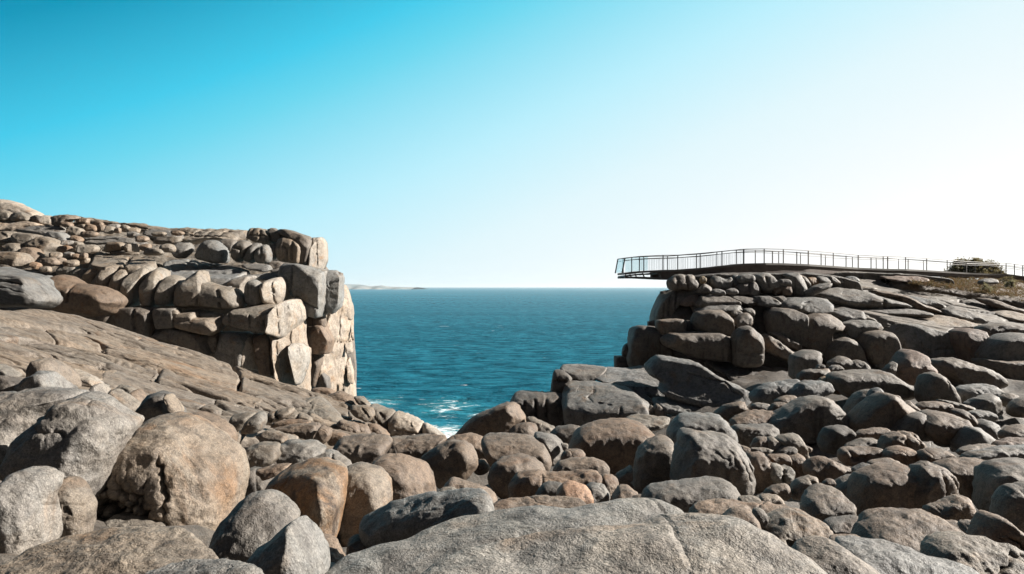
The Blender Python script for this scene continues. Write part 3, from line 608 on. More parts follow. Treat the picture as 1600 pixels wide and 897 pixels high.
SL('shaded smooth rock floor in front of the right cliff', 'P', 46, '240,130 500,140 800,180 1010,200 1010,290 860,330 680,400 560,330 420,230', 'd', ch=1, br=.1, tz=4, q=.4, gr=['420,225 560,290 640,320|1.3|.3'], d=.3, fac=0)
# ------------------------------------------------------------------ left headland
def root(name, label, cat, px, py, Y, kind=None):
    o = empty(name, ray(px, py, Y)); setp(o, label, cat, None, kind); return o

headland = root('cliff', 'pale jointed granite cliff dropping to the sea left of the gap', 'cliff', 420, 620, 70, 'structure')
def C1(crop, Y, pts, tint='g', **kw):
    kw.setdefault('ch', 0); kw.setdefault('q', .9); kw.setdefault('fac', 3); kw.setdefault('n', .55); kw.setdefault('tz', 1.2)
    o = rock('rock_block', crop, Y, pts, tint, headland, **kw)
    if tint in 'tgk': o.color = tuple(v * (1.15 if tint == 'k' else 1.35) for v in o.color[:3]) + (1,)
    return o
# core of the cliff
rock('bedrock', 'X', 80, '60,470 90,440 150,425 300,415 420,405 500,405 525,440 546,470 552,560 553,640 560,760 450,800 250,760 100,640 60,540', 'm', headland,
     dep=[(100, 440, 92), (540, 440, 92), (300, 600, 90)], thick=1.5, q=.7, ch=1, fac=0, n=.5)
# dark shaded tower facing the camera and its flank, sunlight put into the cream tint
C1('B', 74.5, '932,338 1050,343 1240,378 1275,398 1270,650 1245,762 1110,748 1076,640 1056,560 985,592 955,540 938,430', 'k', tz=.8, br=.85, gr=['1060,350 1050,560|1|.3', '1080,600 1180,660 1250,690|1.2|.4'], d=.6, n=1.0)
C1('B', 75.5, '1268,393 1370,398 1412,440 1407,600 1392,690 1330,745 1285,725 1262,650', 'k', gx=.35, br=.85, n=.9, gr=['1290,520 1400,470|1|.25'])
C1('B', 75.2, '1085,640 1180,655 1262,665 1300,720 1250,765 1105,755', 'b', br=.8, n=1.2)
C1('C', 75.4, '1097,122 1262,118 1272,210 1262,230 1110,200', 'b', br=.8)
C1('C', 75.2, '1098,195 1260,205 1322,330 1297,435 1120,436 1098,330', 'b', gx=.15, br=.85, n=1.0)
C1('C', 76.2, '1118,436 1250,430 1240,520 1200,720 1120,722', 'b', gr=['1180,440 1170,700|1.2|.3'], br=.9)
C1('C', 76.8, '1228,555 1295,640 1305,745 1195,722', 'd', br=.9)
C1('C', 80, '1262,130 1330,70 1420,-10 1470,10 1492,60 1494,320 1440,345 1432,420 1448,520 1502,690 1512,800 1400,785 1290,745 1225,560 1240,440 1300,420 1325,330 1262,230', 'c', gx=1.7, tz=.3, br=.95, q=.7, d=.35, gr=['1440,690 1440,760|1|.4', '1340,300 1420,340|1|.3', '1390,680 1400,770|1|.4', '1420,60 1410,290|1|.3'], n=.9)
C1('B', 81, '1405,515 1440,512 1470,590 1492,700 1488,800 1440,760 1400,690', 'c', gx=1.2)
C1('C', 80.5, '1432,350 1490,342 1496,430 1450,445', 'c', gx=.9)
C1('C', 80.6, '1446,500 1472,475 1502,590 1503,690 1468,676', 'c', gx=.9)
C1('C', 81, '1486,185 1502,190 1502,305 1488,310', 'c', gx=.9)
C1('B', 76, '1370,395 1412,410 1412,460 1385,450', 'm', d=.9)
# middle tier: big sunlit face with stripes, its cream tint carrying the sunlight
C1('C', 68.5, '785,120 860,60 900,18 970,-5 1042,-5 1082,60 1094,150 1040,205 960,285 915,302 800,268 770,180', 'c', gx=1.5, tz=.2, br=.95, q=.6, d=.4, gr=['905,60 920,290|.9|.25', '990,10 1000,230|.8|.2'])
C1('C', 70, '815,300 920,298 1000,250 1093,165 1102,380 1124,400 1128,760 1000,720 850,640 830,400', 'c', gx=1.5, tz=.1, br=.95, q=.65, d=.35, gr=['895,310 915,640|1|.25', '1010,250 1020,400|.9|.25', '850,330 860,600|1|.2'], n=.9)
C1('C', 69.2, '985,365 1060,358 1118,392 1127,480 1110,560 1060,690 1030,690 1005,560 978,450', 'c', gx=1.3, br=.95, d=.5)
C1('C', 67.2, '455,118 520,72 620,58 700,38 830,28 895,38 820,110 775,160 805,262 680,245 510,205 452,192', 't', br=.62, tz=3.0, q=.6, gr=['677,125 682,240|1.1|.5', '512,110 512,205|1.1|.5'], d=.5)
C1('C', 66.8, '398,268 480,262 600,268 645,300 615,400 602,540 540,540 405,470', 'k', br=.85, n=1.0)
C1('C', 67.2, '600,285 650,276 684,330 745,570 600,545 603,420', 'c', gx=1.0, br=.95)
C1('C', 67.6, '676,288 805,275 826,330 845,620 760,600 720,480 680,350', 'b', gx=.45, br=.95, n=1.2)
C1('C', 66.2, '42,120 100,98 240,140 340,140 412,168 405,225 330,285 200,262 60,225 36,180', 't', br=.55, tz=1.5, q=.4)
C1('C', 67.2, '90,102 150,78 245,78 400,108 408,155 330,150 240,145', 't', br=.5, tz=2.5, gr=['245,80 235,140|1.2|.4'])
C1('C', 67, '285,300 340,260 395,250 402,330 380,420 340,430', 't', br=.7, gx=.3)
C1('C', 66.8, '-20,130 30,120 42,240 -20,250', 'm')
C1('C', 66.6, '-120,240 60,232 200,268 300,290 340,430 220,430 100,360 -100,300', 'm', br=.9)
C1('B', 68.6, '25,570 100,478 170,472 300,488 430,528 520,538 575,620 572,692 450,714 280,694 60,684 15,640', 't', br=.5, tz=1.3, q=.3, gr=['265,610 265,695|1.1|.4', '130,500 70,640|1.2|.4', '425,530 452,705|1.1|.4'])
C1('B', 69.5, '608,510 645,475 700,466 742,500 752,560 757,660 705,694 614,670', 'k', br=.85, tz=1.5, gx=.1, ch=2, q=.6)
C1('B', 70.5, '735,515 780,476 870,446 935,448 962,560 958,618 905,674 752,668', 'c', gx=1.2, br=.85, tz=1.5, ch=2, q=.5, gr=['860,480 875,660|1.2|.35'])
C1('B', 71.5, '470,505 530,452 605,438 695,430 650,480 612,520 612,690 570,682 566,560 480,525', 'g', br=.75, tz=2.0, ch=2)
C1('B', 73.5, '530,455 600,425 700,425 830,405 915,430 940,462 870,448 780,470 690,470 610,480', 'g', br=.1, tz=3.0, ch=2)
C1('B', 72, '330,495 390,465 440,460 470,490 462,535 400,515', 'g', ch=2)
C1('B', 75, '-80,285 0,288 150,288 300,318 440,338 620,368 645,390 560,430 480,480 340,492 160,472 90,455 0,445 -80,440', 'g', dep=[(330, 440, 70), (325, 408, 84), (270, 430, 74)], q=.9, d=.3, gr=['0,380 150,370 330,360|1|.3', '190,400 330,410 560,400|1|.3', '150,290 100,360|1|.2', '310,335 300,370|1|.2', '230,310 190,360|1|.2'], thick=.5, n=.6)
C1('B', 76.5, '585,340 700,332 808,343 818,380 760,402 640,382 575,358', 'g', br=.4, tz=3.0)
C1('B', 77, '815,385 900,368 918,420 905,440 830,410', 'g')
C1('B', 78, '805,330 870,312 930,330 938,460 915,430 905,375 820,380', 'm')
# ribbed hump
for (yy, pp) in ((71, '590,655 640,598 720,582 745,600 705,675 640,690'), (70.5, '695,700 740,618 800,572 882,568 862,625 805,705 755,730'), (70, '795,700 850,628 900,578 982,563 992,605 962,660 925,740 845,735'),
                 (69.5, '925,760 960,668 1020,598 1082,588 1084,640 1042,725 1000,790 940,790'), (69, '1036,880 1050,750 1090,668 1150,608 1240,568 1265,590 1222,680 1165,745 1146,890 1060,900'),
                 (68.8, '1186,870 1200,730 1260,638 1320,578 1394,618 1362,720 1322,795 1314,900 1210,900'), (68.6, '1326,890 1340,778 1380,688 1450,636 1534,680 1502,745 1462,805 1454,890'), (68.4, '1476,895 1490,778 1540,698 1640,630 1705,600 1725,860 1620,905')):
    C1('A', yy, pp, 't', br=.5, tz=1.3, q=.6, ch=1, gx=.15)
C1('A', 65, '440,705 500,648 600,658 680,708 780,718 900,748 1005,820 1012,870 980,900 960,960 800,990 600,960 440,900', 'b', br=.7, tz=1.2, q=.4, gr=['690,710 670,860|1.1|.35', '900,770 1000,840|1|.2'], ch=2)
C1('D', 66, '420,60 700,120 930,130 1000,180 960,300 760,260 560,190 420,160', 'd', br=.9)
C1('D', 66.5, '1000,170 1290,165 1300,300 1290,420 1100,360 960,300', 'd', br=.9, gr=['1180,170 1190,330|1.2|.4'])
C1('D', 66.3, '1290,170 1470,170 1480,330 1320,340', 'm', br=.9)
C1('D', 66.2, '1470,215 1640,200 1640,350 1480,330', 't', br=.7)
C1('D', 66.4, '1310,340 1620,340 1640,480 1450,470 1300,420', 'd', br=.9)
C1('D', 65.8, '1440,190 1470,182 1488,215 1462,235', 't', d=.9)
C1('A', 76, '735,555 800,458 900,458 1060,478 1112,480 1305,508 1290,555 1260,575 1100,585 1000,565 830,582', 't', dep=[(170, 415, 71), (200, 398, 80), (240, 412, 73)], thick=1.0, gr=['1090,480 1030,570|1.2|.35', '780,470 740,550|1|.3'], n=1.0)

# top of the tower
C1('B', 84, '895,50 1000,58 1100,93 1172,140 1168,190 1135,335 1075,345 1078,200 1040,150 960,110 885,72', 'm', br=.75, tz=1.8, d=.5)
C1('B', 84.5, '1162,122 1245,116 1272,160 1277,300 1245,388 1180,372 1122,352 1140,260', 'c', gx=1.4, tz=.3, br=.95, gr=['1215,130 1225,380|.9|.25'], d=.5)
C1('B', 83, '885,140 950,110 1020,123 1084,180 1088,230 1074,335 1050,342 985,322 898,312 876,230', 't', br=.7, tz=1.2, ch=2, gr=['960,190 990,210 985,320|1.4|.35', '1030,150 1020,300|1.4|.35'])
C1('B', 85, '640,58 700,38 760,43 832,100 848,162 790,172 700,152 618,112', 't', br=.5, tz=1.6, gr=['700,50 660,110|1|.3', '760,50 740,150|1|.3', '640,100 830,110|1|.25'], n=1.4)
C1('B', 85, '796,45 850,36 922,90 932,117 880,155 840,142 828,92', 'm', br=.5, tz=1.5)
C1('B', 88, '-140,28 0,43 100,58 230,48 380,63 500,53 640,56 710,55 650,112 540,130 380,134 300,128 150,164 0,155 -140,150', 't', br=.3, tz=3, q=.6, gr=['150,60 80,110|1|.4', '300,60 180,100|1|.4', '380,65 290,110|1|.4', '500,58 430,100|1|.4', '0,100 300,110 540,120|1.1|.4'], n=1.3)
C1('B', 82.5, '800,182 880,158 892,200 852,285 822,295', 't')
# cliff-top boulders of the left headland
LT = dict(group='boulders on top of the left headland')
B('dark rounded block on the left headland top with a shaded front', 'B', 80, '192,225 230,168 310,138 370,138 448,215 448,330 330,326 205,290', 'k', br=.75, tz=1.3, ch=1, q=.4, **LT)
B('diamond shaped grey boulder on the left headland top', 'B', 80, '-5,212 60,152 152,158 168,210 100,286 38,290', 'g', ch=1, gx=.5, cr=['40,160 30,290 -.3'], fac=1, **LT)
B('two lobed boulder on the left headland top, first of the humped row', 'B', 79.5, '496,205 545,150 600,132 662,158 652,210 602,295 562,320 500,300', 'g', ch=2, gr=['535,200 590,215 585,300|1.2|.35'], br=.65, gx=.2, **LT)
B('middle rounded boulder of the humped row on the left headland top', 'B', 79.4, '594,295 648,190 690,155 750,162 722,200 692,250 684,330 604,315', 'g', br=.65, gx=.2, **LT)
B('last rounded boulder of the humped row on the left headland top', 'B', 79.2, '684,245 740,182 790,168 824,230 818,334 690,330', 'k', br=.65, gr=['760,200 750,320|1|.25'], gx=.2, **LT)
B('low rounded boulder behind the humped row on the left headland top', 'B', 82, '376,142 450,123 542,138 522,190 505,250 450,240', 'm', br=.6, tz=1.5, **LT)
# hillside behind
hill = root('hillside', 'rubble strewn rocky rise at the upper left', 'hillside', 120, 480, 80, 'structure')
rock('bedrock', 'X', 80, '-60,322 0,320 60,346 100,341 200,350 300,358 350,361 430,362 480,374 500,400 440,440 300,440 130,440 80,500 -60,520', 't', hill,
     dep=[(0, 330, 107), (450, 378, 103), (100, 470, 76), (450, 430, 92)], thick=1.2, q=.7, ch=1, fac=0, n=1.2, det=2.2, res=1.3)
def HB(Y, pts, tint='t', **kw):
    kw.setdefault('tz', 1.4); kw.setdefault('n', 1.0); kw.setdefault('ch', 1); kw.setdefault('q', .7)
    o = rock('rock_block', 'A', Y, pts, tint, hill, **kw)
    if tint in 'tgb': o.color = tuple(v * 1.25 for v in o.color[:3]) + (1,)
    return o
HB(94, '-60,20 50,20 130,38 220,78 300,118 326,152 280,200 150,200 0,195 -60,200', 'c', br=.3, tz=1.4)
HB(90, '-20,112 30,93 112,130 112,185 0,190', 't'); HB(90, '106,130 200,118 252,160 242,195 106,190', 't')
HB(88, '-80,190 100,183 230,198 355,220 280,240 160,275 0,290 -80,290', 'c', br=.2, tz=2.5)
HB(86, '155,272 260,238 400,232 522,238 534,270 480,295 390,315 250,295', 'g', br=.2, tz=2.2)
HB(80, '-80,278 60,278 142,283 154,340 80,395 20,435 -80,440', 't', gr=['60,285 140,330 90,390|1.2|.3'])
HB(79, '135,320 180,288 332,308 335,340 262,395 182,445 126,380', 't'); HB(77, '15,422 80,378 142,372 184,430 120,460 36,452', 't')
HB(81, '386,300 450,278 530,287 578,340 584,385 520,405 476,352 396,332', 'g', br=.4)
HB(78, '225,402 300,338 372,318 464,350 496,400 424,445 412,485 350,495 316,430', 't', gr=['300,350 260,400|1|.25'])
HB(75, '176,440 240,408 302,418 344,480 344,525 260,545 216,480', 'b')
HB(71, '-80,448 60,448 182,453 234,490 240,560 140,575 60,545 -80,535', 't', br=.5)
HB(70, '-80,540 20,545 100,560 110,600 0,620 -80,620', 'm')
HB(88, '445,160 550,138 645,148 645,170 560,185 530,245 455,228', 'm', br=.5, n=1.4)
HB(89, '640,160 760,170 860,195 1000,205 1200,225 1400,248 1640,262 1640,300 1400,300 1100,260 850,240 650,220', 't', br=.1, tz=3, n=1.5, gr=['700,200 1000,230 1300,270|1|.4', '1000,215 1200,250|1|.3'])
HB(86, '1180,300 1280,262 1420,270 1520,310 1500,345 1300,335', 'g', br=.2, tz=2.5)
HB(83, '1280,380 1300,330 1420,315 1510,325 1500,360 1420,385', 't')
HB(84, '680,350 760,320 960,320 1180,350 1220,380 1000,370 800,385 700,390', 'g', br=.2, tz=2.5, gr=['760,350 1000,345|1|.3'])
HB(76, '408,640 482,588 502,640 440,680', 'm'); HB(75, '478,580 560,554 642,578 624,625 510,648', 't')
HB(73, '268,620 342,638 364,700 352,750 290,700', 't'); HB(72, '362,680 402,636 444,670 434,770 378,770', 'k')
# stones lying on it
RB = dict(group='stones strewn over the upper left hillside')
B('pale rounded boulder on the skyline at upper left beside a black shaded one', 'A', 91, '338,162 380,138 442,148 460,190 440,230 345,225', 'c', gx=.5, **RB)
B('black shaded boulder on the skyline at upper left', 'A', 90.5, '245,195 300,133 352,165 350,215 255,215', 'd', ch=1, gx=-.4, **RB)
B('squared stone with an orange base in the upper left rubble', 'A', 80, '855,440 890,365 1030,362 1034,430 940,445 900,455', 't', ch=1, br=.75, tz=2, q=.5, **RB)
B('block with a dark left side in the upper left rubble', 'A', 80, '1026,440 1036,380 1150,376 1180,400 1176,448 1080,448', 't', ch=1, br=.75, gx=.5, cr=['1085,370 1085,450 .8'], **RB)
SL('flat ledge stone under the squared stone in the upper left rubble', 'A', 79.5, '900,452 1000,440 1160,448 1150,475 960,468', 't', ch=1, tz=2)
B('rough grey ledge block at the left edge, above the slope', 'D', 50, '-160,-150 0,-145 130,-120 270,-100 350,-60 362,0 402,60 415,110 345,160 200,145 -160,140', 'g', ch=1, br=.55, tz=1.6, q=.5, n=1.5, gr=['-100,-80 120,-50 300,-30|1.3|.35', '-100,-20 200,10 380,60|1.2|.25'], aniso=((1, .1, -.1), .3))
rr = random.Random(3)
for k, (x, y, w, h) in enumerate([(620, 280, 140, 70), (660, 235, 160, 60), (760, 255, 110, 70), (840, 250, 80, 60), (910, 265, 80, 60), (980, 270, 60, 40), (1040, 255, 80, 55),
        (740, 300, 150, 50), (630, 340, 100, 50), (640, 400, 110, 90), (740, 420, 180, 70), (1215, 410, 80, 60), (1400, 415, 120, 60), (1280, 450, 150, 60), (540, 420, 120, 60), (460, 480, 120, 60),
        (560, 470, 100, 40), (640, 480, 80, 40), (400, 530, 150, 60), (500, 520, 90, 50), (590, 540, 120, 60), (690, 520, 90, 60), (700, 480, 60, 50), (1180, 340, 110, 50), (1100, 300, 110, 45),
        (560, 215, 90, 40), (690, 190, 110, 40), (820, 215, 90, 40), (950, 235, 110, 40), (1120, 270, 100, 45), (300, 560, 90, 50), (380, 590, 90, 50), (560, 370, 100, 40), (1480, 290, 120, 40), (1330, 300, 120, 40)]):
    yy = 91 - (y - 200) / 300 * 21 - (3 if k in (22, 23, 24, 25, 26, 29, 32, 33, 34) else 0)
    o = rock('stone', 'A', yy, blob(None, x, y, w * 1.05, h * 1.15, 50 + k, 8), rr.choice('ttgbb'), ch=1, br=.5, tz=1.1, fac=4, gx=rr.uniform(-.3, .5))
    o.color = tuple(v * 1.35 for v in o.color[:3]) + (1,)
    setp(o, 'small tan stone in the rubble band on the upper left hillside', 'stone', 'stones strewn over the upper left hillside')

# ------------------------------------------------------------------ left slope
slope = root('slope', 'broad slanting layered rock slope at left running down to the sea', 'rock slope', 300, 640, 40, 'structure')
SP = [(0, 590, 30), (690, 685, 44.5), (300, 548, 49.5)]
SD = (16.3, 1.4, -4.9)
rock('rock_face', 'X', 40, '-60,492 0,492 100,490 200,517 300,550 400,582 480,608 520,618 560,634 620,650 660,665 692,682 690,720 600,720 500,716 420,710 360,710 300,690 250,660 200,640 150,640 100,650 0,670 -60,660', (.44, .385, .33), slope,
     dep=SP, thick=.9, sink=.35, q=.75, ch=1, fac=0, n=.6, aniso=(SD, .3), det=.8, ledge=.10, lin=1.0, wob=.3)
# sheets of rock lying on the slope, parted by long cracks and cross joints
LIN = [[(-60, 475), (60, 481), (140, 493), (200, 511), (300, 545), (380, 572), (445, 597), (500, 612), (545, 627), (600, 645)],
       [(-60, 505), (60, 510), (160, 523), (260, 555), (330, 576), (380, 587), (445, 609), (500, 624), (560, 642), (640, 662)],
       [(-60, 528), (60, 532), (160, 547), (260, 577), (340, 600), (420, 621), (500, 641), (580, 660), (660, 680)],
       [(-60, 550), (60, 556), (150, 571), (250, 598), (340, 623), (420, 642), (500, 660), (580, 678), (660, 694)],
       [(-60, 578), (60, 584), (150, 597), (250, 623), (330, 642), (400, 657), (480, 676), (580, 698)],
       [(-60, 625), (60, 630), (150, 637), (250, 655), (330, 673), (400, 689), (480, 706), (560, 722)]]
CUTS = [[0, .62, .80, .90, 1], [0, .20, .60, .76, .84, .92, 1], [0, .42, .64, .75, .84, .93, 1], [0, .33, .58, .70, .80, .90, 1], [0, .52, .70, .84, 1]]
def lin_pt(L, s):
    q = np.array(L, float); d = np.r_[0, np.cumsum(np.linalg.norm(np.diff(q, axis=0), axis=1))]; s = np.clip(s, 0, 1) * d[-1]
    return np.array([np.interp(s, d, q[:, 0]), np.interp(s, d, q[:, 1])])
lr = random.Random(21)
for r_ in range(5):
    for k in range(len(CUTS[r_]) - 1):
        s0, s1 = CUTS[r_][k], CUTS[r_][k + 1]; sk = lr.uniform(-.03, .03); sk2 = lr.uniform(-.03, .03)
        g_ = .0012
        up = [lin_pt(LIN[r_], s) for s in np.linspace(s0 + g_ + sk, s1 - g_ + sk2, 8)]
        dn = [lin_pt(LIN[r_ + 1], s) for s in np.linspace(s0 + g_, s1 - g_, 8)]
        jt = lambda v: (v[0] + lr.uniform(-2, 2), v[1] + lr.uniform(-1.3, 1.3))
        pl = [jt(v + np.array([0, .9])) for v in up] + [jt(v - np.array([0, .5])) for v in dn[::-1]]
        c_ = lr.uniform(.85, 1.12); w_ = lr.uniform(-.03, .03); hgt = [.974, .988, .998, .989, .999][r_] + lr.uniform(-.0012, .0012)
        rock('rock_sheet', 'X', 40, ' '.join('%.1f,%.1f' % v for v in pl), (.56 * c_ + w_, .49 * c_, .42 * c_ - w_), slope,
             dep=[(a_, b_, c2 * hgt + lr.uniform(-.06, .06)) for a_, b_, c2 in SP], thick=.55, q=.8, ch=0, fac=0, n=.8, aniso=(SD, .42), det=1.2, ledge=.10, lin=1.0, wob=.6, res=1.3)
rock('bedrock', 'X', 44, '-60,520 100,510 300,560 480,625 580,665 630,700 640,760 600,900 300,900 -60,800', 'm', slope, dep=[(0, 590, 36), (690, 685, 50), (300, 548, 57)], thick=4, sink=1.6, q=.9, ch=1, fac=0, n=.4)
def SB(crop, Y, pts, tint='t', **kw):
    kw.setdefault('tz', 1.3); kw.setdefault('ch', 1)
    return rock('rock_lump', crop, Y, pts, tint, slope, **kw)
SB('I', 43, '150,190 175,165 250,198 362,238 322,275 312,430 200,420 146,330 165,250', 't', gr=['250,220 300,280|1|.3', '180,230 240,300 290,330|1.1|.3'], n=1.2)
SB('I', 42.5, '312,300 370,236 450,258 590,318 592,440 400,445 318,400', 'c', gr=['500,285 510,330|1|.25', '330,350 590,400|1|.2'])
SB('I', 42, '588,340 605,326 700,378 790,450 720,470 592,460', 'c')
SB('I', 41.5, '-10,180 100,185 160,196 185,260 140,315 40,270 -10,240', 't', gr=['90,190 150,260|1|.25'])
SB('C', 47, '1150,738 1230,725 1310,738 1360,772 1290,830 1200,795', 'b', br=.5); SB('C', 46, '1280,800 1380,755 1480,790 1570,880 1440,870 1300,855', 'b')
SB('I', 45, '15,108 90,106 165,190 155,218 60,170', 't')
SB('I', 40, '-60,320 40,330 130,360 160,430 60,440 -60,420', 'b', n=1.3, gr=['0,350 100,400|1.2|.3'])
SB('I', 40.5, '130,340 200,335 310,420 300,450 180,440', 'b', n=1.3)
SB('G', 40, '860,190 960,130 1060,110 1180,230 1260,330 1180,370 1000,300', 't', gr=['900,220 1000,150 1070,110|1.1|.35', '1000,230 1040,160|1|.3'], br=.2, tz=3, q=.6, n=1.1)
SB('G', 39, '1240,300 1380,340 1400,420 1300,400 1200,340', 'b', n=1.3)

# ------------------------------------------------------------------ right cliff
cliff2 = root('cliff', 'dark shaded blocky granite cliff under the lookout, right of the gap', 'cliff', 1300, 580, 56, 'structure')
def C2(crop, Y, pts, tint='m', **kw):
    kw.setdefault('ch', 0); kw.setdefault('q', .85); kw.setdefault('fac', 3); kw.setdefault('n', .55); kw.setdefault('tz', 1.2)
    return rock('rock_block', crop, Y, pts, tint, cliff2, **kw)
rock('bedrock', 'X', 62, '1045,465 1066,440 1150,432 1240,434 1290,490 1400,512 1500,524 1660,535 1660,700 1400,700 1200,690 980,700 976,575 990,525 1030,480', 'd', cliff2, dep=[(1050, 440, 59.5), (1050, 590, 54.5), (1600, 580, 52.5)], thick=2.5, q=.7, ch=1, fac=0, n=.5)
rock('bedrock', 'X', 60.3, '1056,462 1064,436 1100,430 1150,428 1250,427 1300,433 1330,440 1340,470 1200,480 1060,480', 'd', cliff2, thick=.9, q=.8, ch=1, fac=0, n=.6, tz=0)
C2('M', 58.5, '395,335 420,268 445,213 520,178 640,173 775,200 700,232 620,282 560,302 480,425 385,495 380,380', 'm', gr=['530,190 520,330|1.1|.4', '480,210 470,380|1|.3', '430,280 420,470|1|.3'], br=.85, tz=2.5)
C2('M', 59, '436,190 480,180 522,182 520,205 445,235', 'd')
C2('M', 57, '590,290 660,223 752,213 742,292 700,305 640,315', 'r', n=1.3)
C2('M', 57.5, '475,425 520,328 600,308 692,318 704,400 690,440', 'd')  # dark recess, its shade put into the tint
C2('M', 56.5, '690,310 740,295 760,340 720,380', 'm')
C2('M', 56, '735,302 770,233 870,218 980,228 1095,282 1092,305 960,285 840,305 760,325', 'k', br=.4, tz=1.8)
C2('M', 55.5, '735,345 850,298 960,278 1100,308 1130,340 1085,355 1020,385 980,355 860,350 755,365', 'k', br=.4, tz=1.6)
C2('M', 56, '995,230 1100,226 1225,250 1245,290 1200,315 1095,282', 'm', br=.3, tz=2)
C2('M', 56, '1215,230 1340,228 1434,280 1434,308 1330,314 1235,302', 'k', br=.4); C2('M', 56.3, '1366,235 1450,228 1485,260 1440,305 1426,270', 'k')
C2('N', 55, '105,345 160,298 330,288 480,308 525,350 505,412 400,424 280,414 116,362', 'k', br=.3, tz=2.2, gr=['250,400 270,340 300,330|1|.25'])
C2('N', 54.8, '495,405 620,378 780,418 806,468 700,484 600,484 516,434', 'g', br=.3, tz=2.0, n=1.2)
C2('N', 53.6, '15,420 60,382 170,392 274,440 278,700 330,735 150,660 30,590', 'm', br=.8, tz=2)
C2('N', 53.4, '256,475 350,428 450,428 562,470 588,520 562,565 472,575 455,810 330,745 256,690', 'm', br=.8, tz=2)
C2('N', 52.8, '458,580 540,552 620,562 658,610 654,645 550,655 512,705 492,770 456,760', 'm')
C2('N', 53.2, '596,520 700,482 850,487 944,540 922,575 800,595 742,655 660,625 606,565', 'k', br=.75, tz=2)
C2('N', 51.6, '495,730 560,648 640,628 712,648 754,720 786,820 640,820 505,860', 'm', br=.85)
C2('N', 51.8, '736,660 810,588 900,572 992,578 1034,650 1080,790 1055,850 900,880 800,830 756,740', 'm', br=.85, ch=2)
C2('N', 53.6, '985,572 1040,508 1180,518 1330,558 1484,603 1564,578 1596,640 1605,820 1480,820 1250,800 1075,800 1036,640', 'k', br=.8, tz=2.2, gr=['1280,720 1480,690|1.2|.25'])
C2('N', 50.8, '860,800 1050,790 1080,820 1060,870 900,880', 'm'); C2('N', 50.6, '680,800 790,808 870,880 720,890', 'm')
C2('O', 51, '1036,580 1100,552 1224,568 1256,640 1276,700 1215,840 1118,820 1056,690', 'r', gr=['1160,560 1180,610 1200,640|1.2|.2'], br=.8)
C2('O', 52.6, '765,780 850,688 960,678 1064,720 1104,805 900,830', 'm')
C2('O', 52, '1220,580 1270,528 1400,508 1482,548 1524,575 1424,622 1332,692 1276,705', 'm', br=.7)
C2('O', 49, '1245,800 1290,698 1380,618 1480,588 1600,598 1740,620 1740,840 1500,845 1350,825', 'k', br=.8, tz=1.6, ch=2, gr=['1530,670 1600,720|1|.2'])
C2('Q', 47.5, '1240,112 1400,128 1740,128 1740,345 1500,352 1400,345 1405,270 1300,190 1246,160', 'm', br=.85)
C2('O', 50.5, '1500,560 1560,538 1640,560 1740,600 1620,610 1520,582', 'm')
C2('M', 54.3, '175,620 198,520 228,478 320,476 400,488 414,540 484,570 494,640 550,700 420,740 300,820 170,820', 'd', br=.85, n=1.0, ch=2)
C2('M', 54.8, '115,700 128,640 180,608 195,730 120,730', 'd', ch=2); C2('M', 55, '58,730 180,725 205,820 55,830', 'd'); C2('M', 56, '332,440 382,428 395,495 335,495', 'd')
C2('M', 54, '645,430 740,438 750,520 645,525', 'd')  # recess between the blocks, drawn as rock with shade in its tint
# sunlit slab slope on top
rock('rock_face', 'X', 58, '1240,468 1290,455 1318,444 1335,434 1365,434 1392,440 1440,444 1490,456 1545,466 1660,492 1660,530 1580,516 1540,508 1492,516 1476,524 1430,512 1397,506 1355,500 1300,490 1270,482', 'g', cliff2,
     dep=[(1394, 507, 54), (1333, 438, 66), (1600, 524, 54), (1560, 470, 66)], thick=1.0, q=.8, ch=1, fac=0, n=.5, aniso=((1, -.2, -.12), .3), det=1.2, ledge=.15, lin=1.0, wob=.5, res=1.6,
     gr=['1360,455 1400,462 1440,480|1.2|.5', '1450,490 1500,500 1540,505|1.1|.4', '1400,490 1460,500|1.1|.4', '1500,470 1560,485 1600,492|1|.4'])
C2('N', 57.5, '365,272 440,222 600,212 800,247 920,287 1100,327 1195,378 1000,385 850,395 620,375 480,315', 'g', br=.45, tz=2.0, q=.4, fac=1, gr=['905,290 910,380|1.2|.3'], ch=2)
C2('N', 56, '695,390 1050,376 1250,396 1376,430 1335,470 1150,445 900,436', 'g', br=.45, tz=2.5, q=.4, ch=2)
C2('N', 58.5, '836,228 1000,246 1150,286 1260,352 1350,366 1455,432 1380,430 1250,395 1190,380 1100,305 900,276', 'b', br=.4, tz=2.2, q=.4, ch=2)
C2('O', 59, '596,292 700,286 850,326 945,376 880,390 740,365 640,315', 'g', br=.5, tz=2.2, ch=2)
C2('O', 57, '895,382 1000,366 1150,426 1285,500 1160,508 1000,458 920,426', 'g', br=.4, tz=2.5, ch=2)
C2('O', 55, '776,475 850,438 1000,456 1160,506 1275,520 1100,548 900,548 776,505', 'c', br=.2, tz=3, ch=2)
C2('O', 59, '1290,420 1420,390 1600,440 1720,480 1720,520 1560,500 1420,470', 'c', br=.3, tz=2.5, ch=2)
C2('O', 61, '1180,290 1330,310 1480,370 1640,420 1640,450 1480,420 1300,350', 'b', br=.4, tz=2.5, ch=2)
C2('N', 60, '420,160 540,190 740,200 900,215 830,230 600,212 450,215', 't', br=.2, tz=3)
